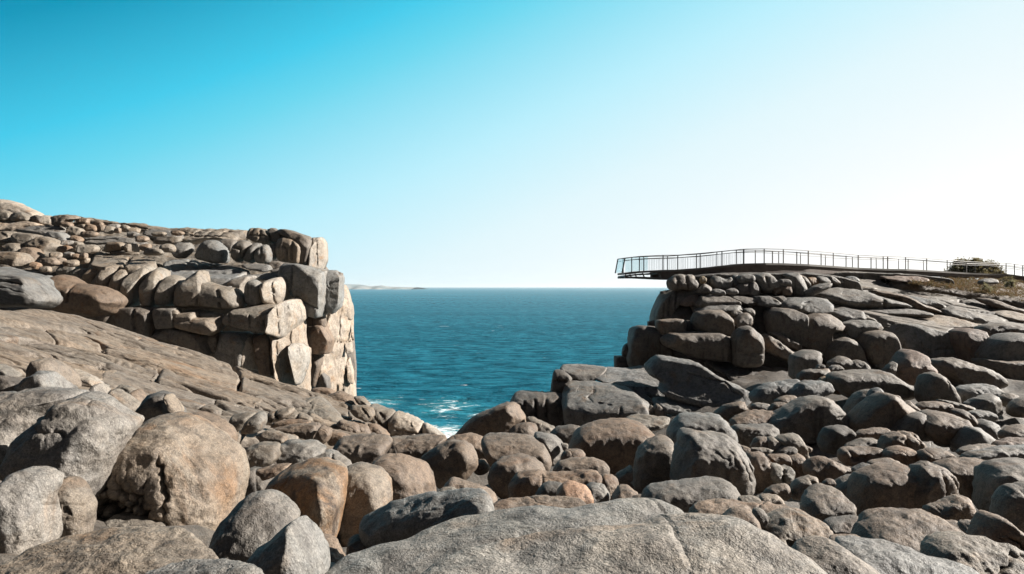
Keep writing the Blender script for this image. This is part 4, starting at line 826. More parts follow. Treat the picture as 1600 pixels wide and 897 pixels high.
# loose blocks of the right cliff, each a thing
RC = dict(group='blocks stacked against the right cliff')
B('squared dark block on the left of the right cliff, lit along its top edge', 'M', 53.4, '406,432 520,418 620,423 652,450 648,522 500,550 405,535', 'm', ch=1, q=.6, br=.8, tz=2, n=.7, **RC)
B('larger squared dark block with a clipped corner in the right cliff', 'M', 53.2, '704,430 740,367 830,347 960,352 1012,410 1034,500 1014,556 880,546 735,515', 'm', ch=1, q=.6, br=.85, tz=2, n=.7, **RC)
B('long torpedo shaped block lying at the base of the right cliff', 'M', 51.6, '458,592 520,542 700,531 900,536 992,568 1044,588 1044,770 900,758 740,738 600,690 488,645', 'm', q=.55, br=.8, tz=2, n=.7, gr=['985,580 1000,740|1.3|.35'], ch=1, **RC)
B('upright headless torso shaped rock at the base of the right cliff', 'M', 50.4, '1036,570 1085,500 1145,477 1192,490 1202,515 1268,550 1280,680 1268,800 1130,815 1046,800', 'm', q=.5, br=.85, tz=.8, n=.7, gr=['1060,705 1150,695 1255,690|1.2|.18', '1090,520 1190,525|1.4|.15'], **RC)
B('rounded dark stone above the torso shaped rock', 'M', 53, '1034,440 1100,382 1160,372 1208,410 1198,465 1090,520 1034,500', 'm', **RC)
B('leaning dark block right of the torso shaped rock', 'M', 51.5, '1272,580 1300,542 1400,598 1500,678 1600,740 1530,790 1400,730 1290,670', 'm', ch=1, q=.5, **RC)
B('long leaning splinter above the leaning dark block', 'M', 52, '1345,540 1400,527 1500,588 1610,640 1610,700 1480,650', 'm', ch=1, q=.5, **RC)
ST('small pale topped stone above the rounded dark stone in the right cliff', 'M', 54, '1026,355 1080,342 1130,365 1085,395 1034,405', 'g')
ST('curved small stone beside the pale topped stone in the right cliff', 'M', 54.2, '1115,335 1200,327 1228,370 1200,405 1150,370', 'k')
RT = dict(group='boulders on the brink of the right cliff')
B('twin lobed capstone under the lookout tip', 'M', 57.5, '496,105 540,62 600,48 640,56 700,46 724,90 744,120 738,165 690,180 600,174 520,180 498,140', 'g', gr=['632,55 655,168|1.4|.4', '560,75 572,165|1.1|.25', '700,80 740,110|1.2|.25'], gx=.1, **RT)
ST('ochre lichen covered stone beside the twin lobed capstone', 'M', 58, '762,70 800,60 828,90 802,128 768,122', 'y')
B('stone with a bright triangular face right of the capstone', 'M', 57, '744,185 800,122 852,150 874,200 736,200', 'g', ch=1, cr=['790,120 850,190 .9'], **RT)
for lab, Yr, pts, tn, kw in (
    ('dark rounded boulder with a white top, second along the right brink', 58.2, '856,80 900,57 990,100 1034,60 1034,145 990,175 866,165', 'k', {}),
    ('narrow dark boulder between two larger ones on the right brink', 58.5, '1026,60 1094,47 1084,145 1026,155', 'k', {}),
    ('flat domed boulder resting on two square blocks on the right brink', 58, '1070,72 1110,45 1200,47 1230,80 1204,114 1096,130', 'k', {}),
    ('squarish block under the flat domed boulder on the right brink', 57.5, '1082,130 1172,117 1184,220 1086,220', 'm', dict(ch=1)),
    ('block with a bright right face under the flat domed boulder', 57.3, '1176,120 1216,103 1254,150 1270,205 1220,225 1176,225', 'g', dict(ch=1, cr=['1212,100 1240,220 1.4'])),
    ('big humped boulder with a cleft on the right brink', 58, '1220,62 1290,38 1352,48 1384,90 1424,130 1394,185 1280,205 1246,130', 'k', dict(gr=['1290,60 1310,160|1.1|.3'])),
    ('rounded brown stone leaning on the humped boulder', 57.4, '1376,110 1444,150 1434,205 1376,220 1366,160', 'b', {}),
    ('domed stone perched on a square block on the right brink', 57.2, '1414,92 1500,82 1530,120 1514,142 1426,138', 'g', {}),
    ('square block carrying the domed stone on the right brink', 57.3, '1440,140 1528,137 1530,220 1445,220', 'b', dict(ch=1)),
    ('low rounded stone on the ledge below the brink, left', 56.6, '855,185 900,162 972,183 978,224 866,220', 'k', {}),
    ('low rounded stone on the ledge below the brink, right', 56.8, '976,172 1060,157 1094,210 986,220', 'k', {})):
    B(lab, 'M', Yr, pts, tn, **{**RT, **kw})
for lab, Yr, pts, tn, kw in (
    ('large dark boulder with a bright triangle on its right, on the brink', 58, '136,100 240,92 314,210 282,285 196,275 186,150', 'k', dict(ch=1, cr=['240,170 300,270 1.3'])),
    ('smooth boulder with a sunlit right shoulder on the brink', 58.6, '236,98 300,115 360,195 318,215', 'g', dict(gx=.5)),
    ('orange brown rounded stone on the brink, beneath the walkway', 58.8, '316,132 390,122 420,160 404,195 346,195', 'o', dict(gx=.3)),
    ('tapered boulder right of the orange brown stone on the brink', 59, '396,120 470,117 526,170 504,205 424,172', 'g', dict(gx=.4)),
    ('first of two slanting ridge stones on the brink', 59.3, '476,118 540,112 610,182 556,188', 'g', dict(gx=.5)),
    ('second of two slanting ridge stones on the brink', 59.6, '546,120 600,127 654,182 606,184', 'g', dict(gx=.5)),
    ('isolated rounded boulder at the end of the row on the brink', 60, '636,132 700,108 774,155 720,175 646,174', 'k', {}),
    ('long dark leaning boulder in front of the row on the brink', 57, '305,245 400,187 520,166 534,200 430,245 360,285 305,280', 'k', dict(br=.6))):
    B(lab, 'N', Yr, pts, tn, **{**RT, **kw})

# ------------------------------------------------------------------ the ground under it all
def ground_sheet():
    cp = []
    for px in (-400, 0):
        for Y, z in ((2, -2.6), (6.5, -3.2), (10, -3.35), (14, -3.4), (20, -3.5), (26, -3.7), (40, -4.2), (55, -8), (75, -8), (100, -4), (130, -8)): cp.append((px, Y, z))
    for px in (250,):
        for Y, z in ((2, -2.6), (6.5, -3.3), (10, -3.9), (15, -4.8), (22, -5.3), (30, -6.8), (45, -9.5), (60, -12), (80, -14), (110, -16)): cp.append((px, Y, z))
    for px in (600,):
        for Y, z in ((2, -2.6), (6, -3.4), (10, -4.2), (15, -5.6), (20, -6.6), (28, -8.4), (40, -13), (48, -19), (60, -30), (100, -34)): cp.append((px, Y, z))
    for px in (700,):
        for Y, z in ((18, -6.0), (22, -6.6), (26, -6.9), (30, -7.2), (33, -8.0), (36, -9.8), (40, -16), (46, -26), (60, -34)): cp.append((px, Y, z))
    for px in (800,):
        for Y, z in ((2, -2.6), (6, -3.4), (10, -4.0), (14, -4.9), (18, -5.8), (22, -6.6), (28, -7.6), (34, -9.2), (38, -13), (44, -22), (52, -30), (100, -34)): cp.append((px, Y, z))
    for px in (860, 940):
        for Y, z in ((30, -7.6), (36, -8.2), (40, -8.6), (44, -10.5), (52, -24)): cp.append((px, Y, z))
    for px in (1050,):
        for Y, z in ((2, -2.6), (8, -3.8), (13, -5.0), (18, -5.9), (24, -6.6), (30, -7.2), (36, -7.6), (46, -7.6), (53, -7.6), (60, -18), (75, -30)): cp.append((px, Y, z))
    for px in (1350, 1650):
        for Y, z in ((2, -2.6), (8, -3.9), (13, -5.1), (18, -6.1), (24, -6.4), (30, -6.4), (38, -6.3), (50, -6.2), (60, -5), (70, -2), (90, -1.5), (130, -3)): cp.append((px, Y, z))
    for px in (380, 500, 600, 700, 800, 900, 1000):
        for Y, z in ((82, -36), (108, -42), (135, -44)): cp.append((px, Y, z))
    cp = np.array(cp, float); X = (cp[:, 0] - 800) / F * cp[:, 1]; P = np.c_[X, cp[:, 1]]; Z = cp[:, 2]
    K = np.linalg.norm(P[:, None] - P[None], axis=2); A = np.linalg.solve(K + 1e-6 * np.eye(len(P)), Z - Z.mean())
    global GH
    GH = lambda q: np.linalg.norm(np.asarray(q, float)[:, None] - P[None], axis=2) @ A + Z.mean() + EYE
    xs = np.arange(-90, 90.1, .6); ys = np.arange(1.5, 135, .6)
    gx, gy = np.meshgrid(xs, ys); Q = np.c_[gx.ravel(), gy.ravel()]
    z = np.concatenate([np.linalg.norm(q[:, None] - P[None], axis=2) @ A for q in np.array_split(Q, 40)]) + Z.mean() + EYE
    Vv = np.c_[Q, z]
    Vv[:, 2] += .35 * ridged(Vv * .45, 3) + .12 * fbm(Vv * 1.3, 2)
    nx = len(xs); idx = np.arange(len(Q)).reshape(len(ys), nx)
    f = np.stack([idx[:-1, :-1], idx[:-1, 1:], idx[1:, 1:], idx[1:, :-1]], -1).reshape(-1, 4)
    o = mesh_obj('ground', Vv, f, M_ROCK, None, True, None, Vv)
    o.color = (.36, .33, .30, 1)  # dark tone carries the shadow of the gaps in the colour
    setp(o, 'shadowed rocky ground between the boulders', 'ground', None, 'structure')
ground_sheet()

# ------------------------------------------------------------------ lookout walkway
M_STEEL = simple('weathered_steel', (.15, .14, .13), .5, .2)
M_DECK = simple('grey_deck_plate', (.15, .14, .13), .6)
M_RUST = simple('rust_brown_girder', (.12, .092, .078), .75, 0, .25, 2.0)
def glass():
    m, nt, b = new_mat('lookout_glass')
    b.inputs['Base Color'].default_value = (.80, .95, .98, 1); b.inputs['Roughness'].default_value = .08
    b.inputs['Transmission Weight'].default_value = .9; b.inputs['IOR'].default_value = 1.12
    return m
M_GLASS = glass()
def mesh_panel():
    m, nt, b = new_mat('fine_wire_mesh'); t = NT(nt)
    b.inputs['Base Color'].default_value = (.20, .21, .21, 1); b.inputs['Metallic'].default_value = .4; b.inputs['Roughness'].default_value = .5
    return m
M_MESH = mesh_panel()

walk = empty('walkway', ray(1162, 412, 62)); setp(walk, 'cantilevered steel lookout walkway with railings above the right cliff', 'walkway')
NODES = [(960, 60, 405.0), (1000, 60.2, 400.6), (1036, 60.6, 398.9), (1059, 61, 398.7), (1094, 61.3, 396.0), (1128, 61.3, 392.8), (1162, 61.5, 389.3), (1194, 62, 388.8), (1224, 63, 389.4), (1263, 64.5, 391.6),
         (1302, 67, 395.0), (1341, 69.5, 398.6), (1380, 71, 400.6), (1415, 72.5, 401.6), (1448, 75, 403.8), (1480, 77.5, 406.4), (1510, 79.5, 408.8), (1545, 81, 410.6), (1575, 82, 411.4), (1600, 82.5, 415), (1650, 83, 423)]
npx = np.array([a[0] for a in NODES], float); nY = np.array([a[1] for a in NODES]); nr = np.array([a[2] for a in NODES])
RAILH = 1.15
def wpt(px, far=0.0):
    Y = np.interp(px, npx, nY); zr = EYE - (np.interp(px, npx, nr) - 448.5) / F * Y
    a = wp0(px - 4); b = wp0(px + 4); d = b - a; d /= np.linalg.norm(d); nrm = np.array([-d[1], d[0]])
    p = wp0(px) + nrm * far
    return np.array([p[0], p[1], zr])
def wp0(px):
    Y = np.interp(px, npx, nY); return np.array([(px - 800) / F * Y, Y])
def tube(pts, r, k=6):
    pts = np.asarray(pts, float); n = len(pts); V = []; Fc = []
    for i in range(n):
        d = pts[min(i + 1, n - 1)] - pts[max(i - 1, 0)]; d /= np.linalg.norm(d)
        up = np.array([0, 0, 1.0]) if abs(d[2]) < .9 else np.array([0, 1.0, 0])
        u = np.cross(d, up); u /= np.linalg.norm(u); v = np.cross(u, d)
        for j in range(k):
            a = 2 * math.pi * j / k; V.append(pts[i] + r * (math.cos(a) * u + math.sin(a) * v))
    for i in range(n - 1):
        for j in range(k):
            Fc.append([i * k + j, i * k + (j + 1) % k, (i + 1) * k + (j + 1) % k, (i + 1) * k + j])
    Fc.append(list(range(k))[::-1]); Fc.append([(n - 1) * k + j for j in range(k)])
    return V, Fc
def beam(a, b, w, t, side):
    """flat bar from a to b, width w along 'side', thickness t"""
    a = np.asarray(a, float); b = np.asarray(b, float); d = b - a; d /= np.linalg.norm(d)
    s = np.asarray(side, float); s = s - d * (s @ d); s /= np.linalg.norm(s); o = np.cross(d, s)
    V = []
    for p in (a, b):
        for (x, y) in ((-1, -1), (1, -1), (1, 1), (-1, 1)): V.append(p + s * w / 2 * x + o * t / 2 * y)
    return V, [[0, 1, 2, 3][::-1], [4, 5, 6, 7], [0, 1, 5, 4], [1, 2, 6, 5], [2, 3, 7, 6], [3, 0, 4, 7]]
def join(parts):
    V = []; Fc = []
    for v, f in parts:
        b = len(V); V += list(v); Fc += [[q + b for q in g] for g in f]
    return V, Fc
def wpart(name, vf, mat, parent=walk, smooth=False):
    return mesh_obj(name, vf[0], vf[1], mat, parent, smooth)
xs = np.linspace(976, 1650, 90)
def strip(xs, prof):
    """prof(px) -> list of (far offset, z below rail)"""
    V = []; Fc = []; k = None
    for x in xs:
        pr = prof(x); k = len(pr)
        for far, dz in pr:
            p = wpt(x, far); V.append([p[0], p[1], p[2] - dz])
    for i in range(len(xs) - 1):
        for j in range(k):
            Fc.append([i * k + j, i * k + (j + 1) % k, (i + 1) * k + (j + 1) % k, (i + 1) * k + j])
    Fc.append(list(range(k))[::-1]); Fc.append([(len(xs) - 1) * k + j for j in range(k)])
    return V, Fc
W = 2.3
wpart('deck', strip(xs, lambda x: [(-.08, RAILH), (W + .08, RAILH), (W + .08, RAILH + .16), (-.08, RAILH + .16)]), M_DECK)
gd = lambda x: np.interp(x, [966, 1000, 1036, 1094, 1162, 1240, 1300, 1400, 1500, 1650], [.22, .40, .58, .74, .90, .76, .52, .26, .28, .30])
wpart('girder', strip(np.linspace(1034, 1650, 80), lambda x: [(.06, RAILH + .16), (.5, RAILH + .16), (.5, RAILH + .16 + gd(x)), (.06, RAILH + .16 + gd(x))]), M_RUST)
wpart('girder', strip(np.linspace(1034, 1650, 80), lambda x: [(W - .5, RAILH + .16), (W - .06, RAILH + .16), (W - .06, RAILH + .16 + gd(x)), (W - .5, RAILH + .16 + gd(x))]), M_RUST)
# open ribs under the tip
rib = []
rib.append(strip(np.linspace(976, 1034, 12), lambda x: [(-.05, RAILH + .16 + gd(x) - .13), (.12, RAILH + .16 + gd(x) - .13), (.12, RAILH + .16 + gd(x)), (-.05, RAILH + .16 + gd(x))]))
rib.append(strip(np.linspace(976, 1034, 12), lambda x: [(W - .12, RAILH + .16 + gd(x) - .13), (W + .05, RAILH + .16 + gd(x) - .13), (W + .05, RAILH + .16 + gd(x)), (W - .12, RAILH + .16 + gd(x))]))
wpart('tip_frame', join(rib), M_STEEL)
for x in (977, 984, 992, 1004, 1016, 1028):
    a = wpt(x, 0); b = wpt(x + 3, 0)
    a = a - [0, 0, RAILH + .17]; b = b - [0, 0, RAILH + .14 + gd(x)]
    a2 = wpt(x, W) - [0, 0, RAILH + .3]
    wpart('rib', join([beam(a, b, .10, .06, (1, 0, 0)), beam(a - [0, 0, .08], a2, .12, .08, (0, 0, 1))]), M_STEEL)
# railings
posts_near = [987, 999, 1036, 1059, 1094, 1128, 1162, 1194, 1207, 1224, 1245, 1263, 1283, 1302, 1322, 1341, 1361, 1380, 1387, 1415, 1419, 1448, 1480, 1510, 1572, 1585, 1598]
for x in posts_near:
    p = wpt(x); big = x in (1162, 1263, 1341, 1387, 1448, 1510)
    wd = .10 if big else .065
    dd = wpt(x + 3) - wpt(x - 3)
    low = .14 if x in (1207, 1245, 1283, 1322, 1361, 1419) else 0.0
    wpart('post', beam(p - [0, 0, RAILH + .02], p - [0, 0, .02 + low], wd, .06, dd), M_STEEL)
a = wpt(976)
wpart('post', beam(a - [.20, 0, RAILH], a + [.02, 0, 0], .10, .07, (1, 0, 0)), M_STEEL)
af = wpt(976, W)
wpart('post', beam(af - [.20, 0, RAILH], af + [.02, 0, 0], .10, .07, (1, 0, 0)), M_STEEL)
wpart('handrail', tube([wpt(x) for x in xs], .032), M_STEEL, smooth=True)
wpart('handrail', tube([wpt(x, W) for x in xs], .032), M_STEEL, smooth=True)
wpart('handrail', tube([wpt(976), wpt(976, W)], .032), M_STEEL, smooth=True)
wpart('grab_rail', tube([wpt(x, .10) - [0, 0, .20] for x in xs], .026), M_STEEL, smooth=True)
wpart('grab_rail', tube([wpt(x, W - .10) - [0, 0, .20] for x in xs], .026), M_STEEL, smooth=True)
for x in np.arange(985, 1640, 38):
    p = wpt(x, W); dd = wpt(x + 3) - wpt(x - 3)
    wpart('post', beam(p - [0, 0, RAILH], p - [0, 0, .02], .06, .05, dd), M_STEEL)
# glazed tip
for x0, x1 in ((977, 986.5), (987.5, 998.5), (999.5, 1012)):
    p0 = wpt(x0); p1 = wpt(x1)
    wpart('glass_panel', beam((p0 + p1) / 2 - [0, 0, RAILH - .03], (p0 + p1) / 2 - [0, 0, .05], np.linalg.norm(p1 - p0), .02, p1 - p0), M_GLASS)
p0 = wpt(976, .06); p1 = wpt(976, W - .06)
wpart('glass_panel', beam((p0 + p1) / 2 - [.18, 0, RAILH - .03], (p0 + p1) / 2 - [0, 0, .05], W - .15, .02, p1 - p0), M_GLASS)
# wire infill bays, one mesh for each bay
def bay(x0, x1, far, n):
    ps = []
    for x in np.linspace(x0, x1, n + 2)[1:-1]:
        p = wpt(x, far); ps.append(beam(p - [0, 0, RAILH], p - [0, 0, .20], .012, .012, (1, 0, 0)))
    wpart('wire_infill', join(ps), M_MESH)
bs = [1013, 1036, 1059, 1094, 1128, 1162]
for a_, b_ in zip(bs[:-1], bs[1:]): bay(a_, b_, .02, int((b_ - a_) / 2.6)); bay(a_, b_, W - .02, int((b_ - a_) / 3.2))
# ------------------------------------------------------------------ plants
def leaf_mat(name, a, b):
    m, nt, bs_ = new_mat(name); t = NT(nt)
    g = t.n('ShaderNodeTexCoord').outputs['Object']
    col = t.mix(t.ramp(t.noise(g, 2.5, 3), [(.35, 0.0), (.65, 1.0)]), a, b)
    nz = t.ramp(t.noise(g, 30, 2), [(.3, .6), (.7, 1.4)])
    nt.links.new(t.mix(1.0, col, nz, 'MULTIPLY'), bs_.inputs['Base Color']); bs_.inputs['Roughness'].default_value = .7
    tl = t.n('ShaderNodeBsdfTranslucent'); nt.links.new(bs_.inputs['Base Color'].links[0].from_socket, tl.inputs[0])
    mx = t.n('ShaderNodeMixShader', ins={0: .5, 1: bs_.outputs[0], 2: tl.outputs[0]})
    nt.links.new(mx.outputs[0], next(n for n in nt.nodes if n.type == 'OUTPUT_MATERIAL').inputs[0])
    return m
M_HEATH = leaf_mat('dry_heath', (.15, .085, .042), (.115, .098, .045))
M_LEAF = leaf_mat('dull_green_leaf', (.12, .11, .05), (.20, .16, .085))
M_PALE = leaf_mat('pale_green_leaf', (.32, .30, .18), (.25, .22, .12))
M_DARK = leaf_mat('dark_leaf', (.028, .032, .016), (.05, .05, .025))
M_STEM = simple('woody_stem', (.09, .06, .04), .9)
def leaves(center, rad, n, size, seed, flat=.75, clumps=14, spread=.17):
    r = np.random.RandomState(seed)
    V = []; Fc = []
    cc = r.normal(size=(clumps, 3)); cc /= np.linalg.norm(cc, axis=1)[:, None]; cc[:, 2] = np.abs(cc[:, 2]); cc *= r.uniform(.5, .95, (clumps, 1))
    for i in range(n):
        c = cc[r.randint(clumps)] + r.normal(size=3) * spread
        if c[2] < 0: c[2] = -c[2] * .3
        p = np.array(center) + c * np.array(rad)
        a = r.normal(size=3); a /= np.linalg.norm(a); b = np.cross(a, r.normal(size=3)); b /= np.linalg.norm(b)
        s = size * r.uniform(.6, 1.4); k = len(V)
        V += [p - a * s, p + b * s * .4, p + a * s, p - b * s * .4]; Fc.append([k, k + 1, k + 2, k + 3])
    return V, Fc
def shrub(label, px, py, Y, w, h, mat, seed, n=2500, size=.07, dp=None):
    base = ray(px, py, Y); root_ = empty('shrub', base); setp(root_, label, 'shrub', 'shrubs beside the walkway')
    mesh_obj('foliage', *leaves(base, (w / 2, (dp or w) / 2, h), n, size, seed, .75, 60 if n > 9000 else 14, .11 if n > 9000 else .17), mat, root_, False)
    r = random.Random(seed); ps = []
    for k in range(9):
        a = r.uniform(0, 6.28); ps.append(tube([base - [0, 0, .2], base + np.array([math.cos(a) * w * .2, math.sin(a) * w * .2, h * .45]), base + np.array([math.cos(a) * w * .34, math.sin(a) * w * .34, h * .7])], .02 + .008 * w, 5))
    mesh_obj('stem', *join(ps), M_STEM, root_, True)
    return root_
shrub('large dome shaped shrub behind the walkway at far right', 1521, 434, 94, 6.4, 2.2, M_LEAF, 1, 34000, .14, 5)
shrub('dark compact shrub in the heath under the walkway', 1386, 443, 67, 1.15, .62, M_DARK, 2, 1500, .06)
shrub('pale rounded shrub in the heath, nearer of the two pale ones', 1541, 457, 66, 1.2, .75, M_PALE, 3, 1800, .06)
shrub('small pale shrub in the heath close to the right edge', 1579, 448, 72, .9, .6, M_PALE, 4, 1400, .055)
shrub('low olive shrub just under the walkway by the right edge', 1576, 441, 78, 1.6, .5, M_LEAF, 5, 1500, .06)
rock('bedrock', 'X', 68, '1262,442 1280,427 1330,426 1380,427 1440,431 1480,436 1480,460 1380,450 1310,446', 'm', cliff2, thick=.8, q=.8, ch=1, fac=0, n=.5, tz=0)
heath = rock('ground', 'X', 70, '1380,434 1430,437 1480,436 1540,434 1660,434 1660,486 1590,468 1545,461 1490,452 1440,446 1400,441', (.42, .33, .24), None,
             dep=[(1400, 438, 68), (1480, 452, 63), (1600, 440, 84), (1600, 474, 62)], thick=.5, q=.8, ch=1, fac=0, n=.8, det=1.5)
setp(heath, 'brown earth under the low heath at right', 'ground', None, 'structure')
def cover():
    r = np.random.RandomState(9); V = []; Fc = []
    tri = np.array([(1405, 439, 66), (1480, 451, 63.3), (1600, 440, 84), (1600, 474, 62.3)], float)
    a3 = np.linalg.lstsq(np.c_[np.ones(4), tri[:, 0], tri[:, 1]], 1 / tri[:, 2], rcond=None)[0]
    for k in range(900):
        px = r.uniform(1425, 1640); lo = 437 + (px < 1480) * 2; hi = np.interp(px, [1400, 1440, 1490, 1545, 1590, 1660], [440, 446, 452, 461, 468, 486])
        py = r.uniform(lo, hi)
        Y = 1 / (a3 @ np.array([1, px, py])); c = ray(px, py, Y)
        w = r.uniform(.25, .65); h = r.uniform(.15, .42)
        v, f = leaves(c, (w, w, h), 45, .055, 1000 + k, clumps=5); b = len(V); V += v; Fc += [[q + b for q in g] for g in f]
    o = mesh_obj('heath', V, Fc, M_HEATH, None, False); setp(o, 'low brown and olive heath covering the ground at right', 'ground cover', None, 'stuff')
cover()
B('pale flat boulder half buried in the heath', 'O', 70, '1210,165 1240,140 1320,132 1390,150 1390,185 1220,185', 'w', br=.4, tz=1.5, group='stones in the heath')
SL('flat reddish rock shelf between heath and walkway', 'O', 65.5, '370,120 500,115 720,120 820,140 800,175 600,165 480,150', 'r', br=.2, tz=3)
# ------------------------------------------------------------------ sea
def sea():
    m, nt, b = new_mat('sea_water'); t = NT(nt)
    g = t.n('ShaderNodeTexCoord').outputs['Object']
    sw = t.scale(g, (.55, 1.0, 1.0))
    n1 = t.noise(sw, .10, 4, .55, .6); n2 = t.noise(sw, .55, 4, .62, .4); n3 = t.noise(sw, 2.0, 3, .6)
    h = t.math('ADD', t.math('MULTIPLY', n1, 2.6), t.math('MULTIPLY', n2, .75)); h = t.math('ADD', h, t.math('MULTIPLY', n3, .22))
    bp = t.n('ShaderNodeBump', ins={'Height': h, 'Strength': SEA_BUMP, 'Distance': 1.0})
    nt.links.new(bp.outputs[0], b.inputs['Normal'])
    big = t.noise(t.scale(g, (.3, 1, 1)), .012, 4, .6)
    col = t.mix(t.ramp(big, [(.35, 0.0), (.65, 1.0)]), SEA_A, SEA_B)
    col = t.mix(t.ramp(t.noise(sw, .22, 5, .65, .5), [(.40, 0.0), (.62, 1.0)]), col, SEA_C)
    # foam near the rocks and scattered white caps
    sp = t.n('ShaderNodeSeparateXYZ', ins={0: g})
    def near(x, y, r):
        d = t.n('ShaderNodeVectorMath', operation='DISTANCE', ins={0: t.scale(g, (1, .55, 0)), 1: (x, y * .55, 0)}).outputs['Value']
        return t.ramp(t.math('DIVIDE', d, r), [(0, 1.0), (1, 0.0)])
    fo = None
    for x, y, r, s in ((-17, 134, 8, .9), (-22, 141, 7, .8), (-11, 128, 10, 1.0), (-2, 124, 9, .7), (-30, 166, 12, .62), (-14, 160, 14, .6), (-4, 150, 12, .55), (-24, 142, 9, .6)):
        v = t.math('MULTIPLY', near(x, y, r), s); fo = v if fo is None else t.math('MAXIMUM', fo, v)
    fn = t.noise(sw, .35, 6, .72, 1.2)
    fm = t.ramp(t.math('ADD', t.math('MULTIPLY', fo, .42), fn), [(.72, 0.0), (.86, 1.0)])
    cap = t.math('MULTIPLY', t.ramp(t.noise(t.scale(g, (.35, 1, 1)), .16, 5, .6, .3), [(.70, 0.0), (.735, 1.0)]), .8)
    fm = t.math('MAXIMUM', fm, cap)
    halo = t.ramp(fo, [(.2, 0.0), (.9, .7)])
    col = t.mix(halo, col, (.05, .30, .34))
    nt.links.new(t.mix(fm, col, (.80, .85, .86)), b.inputs['Base Color'])
    b.inputs['Roughness'].default_value = .6; b.inputs['Specular IOR Level'].default_value = 0.0
    gl = t.n('ShaderNodeBsdfGlossy', ins={'Color': (.75, .95, 1, 1), 'Roughness': .22, 'Normal': bp.outputs[0]})
    fr = t.n('ShaderNodeFresnel', ins={'IOR': 1.33}).outputs[0]
    fr = t.math('ADD', t.math('MULTIPLY', t.math('POWER', fr, 6.0), .38), .015)
    mx = t.n('ShaderNodeMixShader', ins={0: fr, 1: b.outputs[0], 2: gl.outputs[0]})
    nt.links.new(mx.outputs[0], next(n for n in nt.nodes if n.type == 'OUTPUT_MATERIAL').inputs[0])
    V = [(-60000, -300, 0), (60000, -300, 0), (60000, 60000, 0), (-60000, 60000, 0)]
    o = mesh_obj('sea', V, [[0, 1, 2, 3]], m, None, False, (0, 0, 0)); setp(o, 'teal open sea with small waves and foam', 'sea', None, 'structure')
SEA_A, SEA_B, SEA_C, SEA_BUMP = (.012, .122, .180), (.022, .170, .245), (.004, .056, .090), 1.0
sea()
# far coast
def coast():
    Y = 8000.0; pts = [(480, 447), (505, 445.5), (525, 444.2), (542, 444.6), (553, 446.0), (562, 447.5), (570, 446.6), (580, 445.9), (588, 446.9), (596, 448.0), (615, 448.4), (630, 448.8), (640, 449.0)]
    xs = np.linspace(480, 640, 160); yy = np.interp(xs, [p[0] for p in pts], [p[1] for p in pts]) + .35 * perlin(np.c_[xs * .22, xs * 0, xs * 0])
    V = []; Fc = []
    rows = ((0, 0.0), (150, .35), (350, .75), (600, 1.0), (1100, .7), (1700, .0))
    for dy, fz in rows:
        for x, y in zip(xs, yy):
            top = max(3, EYE + (448.5 - y) / F * (Y + 600) )
            V.append([(x - 800) / F * Y, Y + dy + 120 * math.sin(x * .2), max(-2, top * fz - (2 if fz == 0 else 0))])
    n = len(xs)
    for r in range(len(rows) - 1):
        for i in range(n - 1): Fc.append([r * n + i, r * n + i + 1, (r + 1) * n + i + 1, (r + 1) * n + i])
    m, nt, b = new_mat('hazed_coast_rock'); t = NT(nt); g = t.n('ShaderNodeTexCoord').outputs['Object']
    nt.links.new(t.ramp(t.noise(g, .006, 4), [(.42, (.16, .20, .21)), (.62, (.30, .30, .29))]), b.inputs['Base Color']); b.inputs['Roughness'].default_value = .9  # bluish grey tones put part of the haze into the colour
    o = mesh_obj('hills', V, Fc, m, None, True); setp(o, 'low hazy coast on the horizon left of the gap', 'hills', None, 'structure')
coast()
# haze
if HAZE > 0:
    m = bpy.data.materials.new('sea_haze'); m.use_nodes = True; nt = m.node_tree; nt.nodes.clear()
    out = nt.nodes.new('ShaderNodeOutputMaterial'); pv = nt.nodes.new('ShaderNodeVolumePrincipled')
    pv.inputs['Color'].default_value = (.93, .97, 1, 1); pv.inputs['Density'].default_value = HAZE; pv.inputs['Anisotropy'].default_value = .3
    nt.links.new(pv.outputs[0], out.inputs['Volume'])
    x0, x1, y0, y1, z0, z1 = -61000, 61000, -301, 61000, -34, 160
    V = [(x, y, z) for z in (z0, z1) for y in (y0, y1) for x in (x0, x1)]
    o = mesh_obj('haze', V, [[0, 2, 3, 1], [4, 5, 7, 6], [0, 1, 5, 4], [2, 6, 7, 3], [0, 4, 6, 2], [1, 3, 7, 5]], m, None, False); setp(o, 'thin sea haze in the air', 'haze', None, 'stuff')
# ------------------------------------------------------------------ sky, sun, camera
w = bpy.data.worlds.new('World'); sc.world = w; w.use_nodes = True
nt = w.node_tree; nt.nodes.clear(); t = NT(nt)
out = nt.nodes.new('ShaderNodeOutputWorld'); bg = nt.nodes.new('ShaderNodeBackground')
sky = nt.nodes.new('ShaderNodeTexSky'); sky.sky_type = 'NISHITA'; sky.sun_disc = False
sky.sun_elevation = SUN_EL; sky.sun_rotation = SUN_AZ; sky.altitude = 20; sky.air_density = SKY_AIR; sky.dust_density = SKY_DUST; sky.ozone_density = SKY_OZ
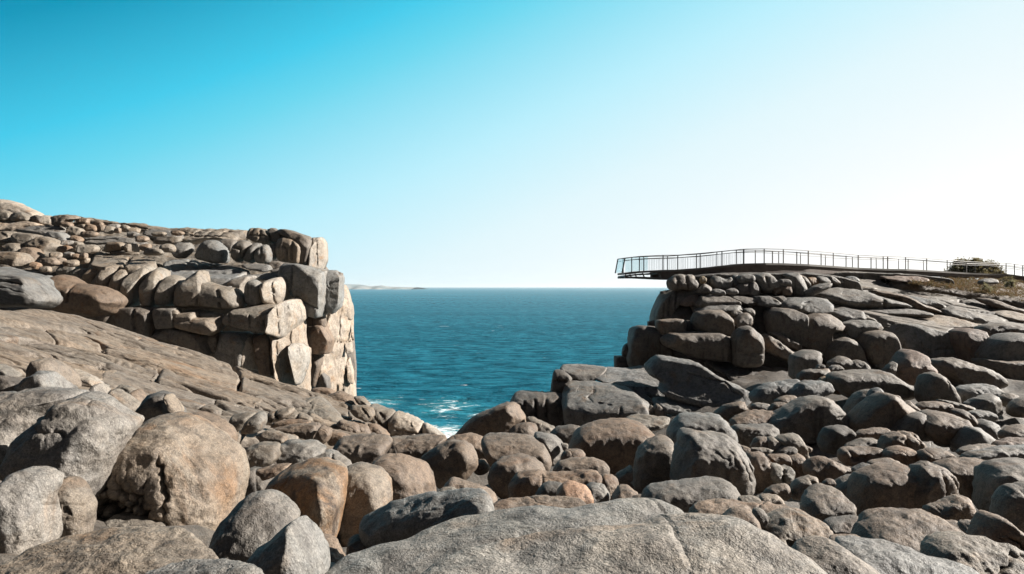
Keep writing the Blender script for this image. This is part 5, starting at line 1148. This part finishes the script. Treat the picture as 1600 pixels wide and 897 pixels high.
# the sky as the day shows it: white glare towards the sun at right and along the sea horizon, deep cyan away from it
tc = nt.nodes.new('ShaderNodeTexCoord'); sp = t.n('ShaderNodeSeparateXYZ', ins={0: tc.outputs['Generated']})
dx, dy, dz = sp.outputs
u = t.math('ADD', t.math('ADD', t.math('MULTIPLY', dx, .90), 1.153), t.math('MULTIPLY', dz, -2.1))
lin = lambda c: tuple(((v / 255 + .055) / 1.055) ** 2.4 if v > 10 else v / 255 / 12.92 for v in c)
rmp = t.ramp(t.math('DIVIDE', u, 1.6), [(0, lin((8, 140, 180))), (.05, lin((6, 153, 190))), (.20, lin((66, 203, 236))), (.27, lin((106, 215, 240))), (.46, lin((187, 239, 253))), (.62, lin((226, 247, 253))), (.86, (1.0, 1.0, 1.0)), (1, (1.15, 1.13, 1.08))])
rmp = t.mix(1.0, rmp, (1 / SKY_STR, 1 / SKY_STR, 1 / SKY_STR), 'MULTIPLY')
rmp = t.mix(1.0, rmp, (2 ** -EXPO,) * 3, 'MULTIPLY')
nat = t.mix(1.0, sky.outputs[0], SKY_TINT, 'MULTIPLY')
fac = t.math('MULTIPLY', t.ramp(dz, [(.40, 1.0), (.62, 0.0)]), t.ramp(dy, [(.30, 0.0), (.70, 1.0)]))
nt.links.new(t.mix(fac, nat, rmp), bg.inputs[0]); bg.inputs[1].default_value = SKY_STR
nt.links.new(bg.outputs[0], out.inputs[0])
sd = bpy.data.lights.new('sun', 'SUN'); sd.energy = SUN_STR; sd.angle = math.radians(.53); sd.color = (1, .945, .87)
so = bpy.data.objects.new('sun', sd); COL.objects.link(so)
dv = Vector((math.cos(SUN_EL) * math.sin(SUN_AZ), math.cos(SUN_EL) * math.cos(SUN_AZ), math.sin(SUN_EL)))
so.rotation_euler = dv.to_track_quat('Z', 'Y').to_euler(); so.location = (60, 20, 90)
cd = bpy.data.cameras.new('camera'); cd.sensor_width = 36; cd.lens = 36 * F / 1600; cd.clip_end = 100000; cd.clip_start = .1
co = bpy.data.objects.new('camera', cd); COL.objects.link(co); co.location = (0, 0, EYE); co.rotation_euler = (math.pi / 2, 0, 0); sc.camera = co
vs = sc.view_settings; vs.view_transform = 'Standard'; vs.look = 'None'; vs.gamma = 1; vs.exposure = EXPO; vs.use_curve_mapping = False
sc.render.resolution_x = 1024; sc.render.resolution_y = 574
sc.cycles.max_bounces = 6; sc.cycles.diffuse_bounces = 1; sc.cycles.volume_bounces = 1; sc.cycles.use_denoising = True
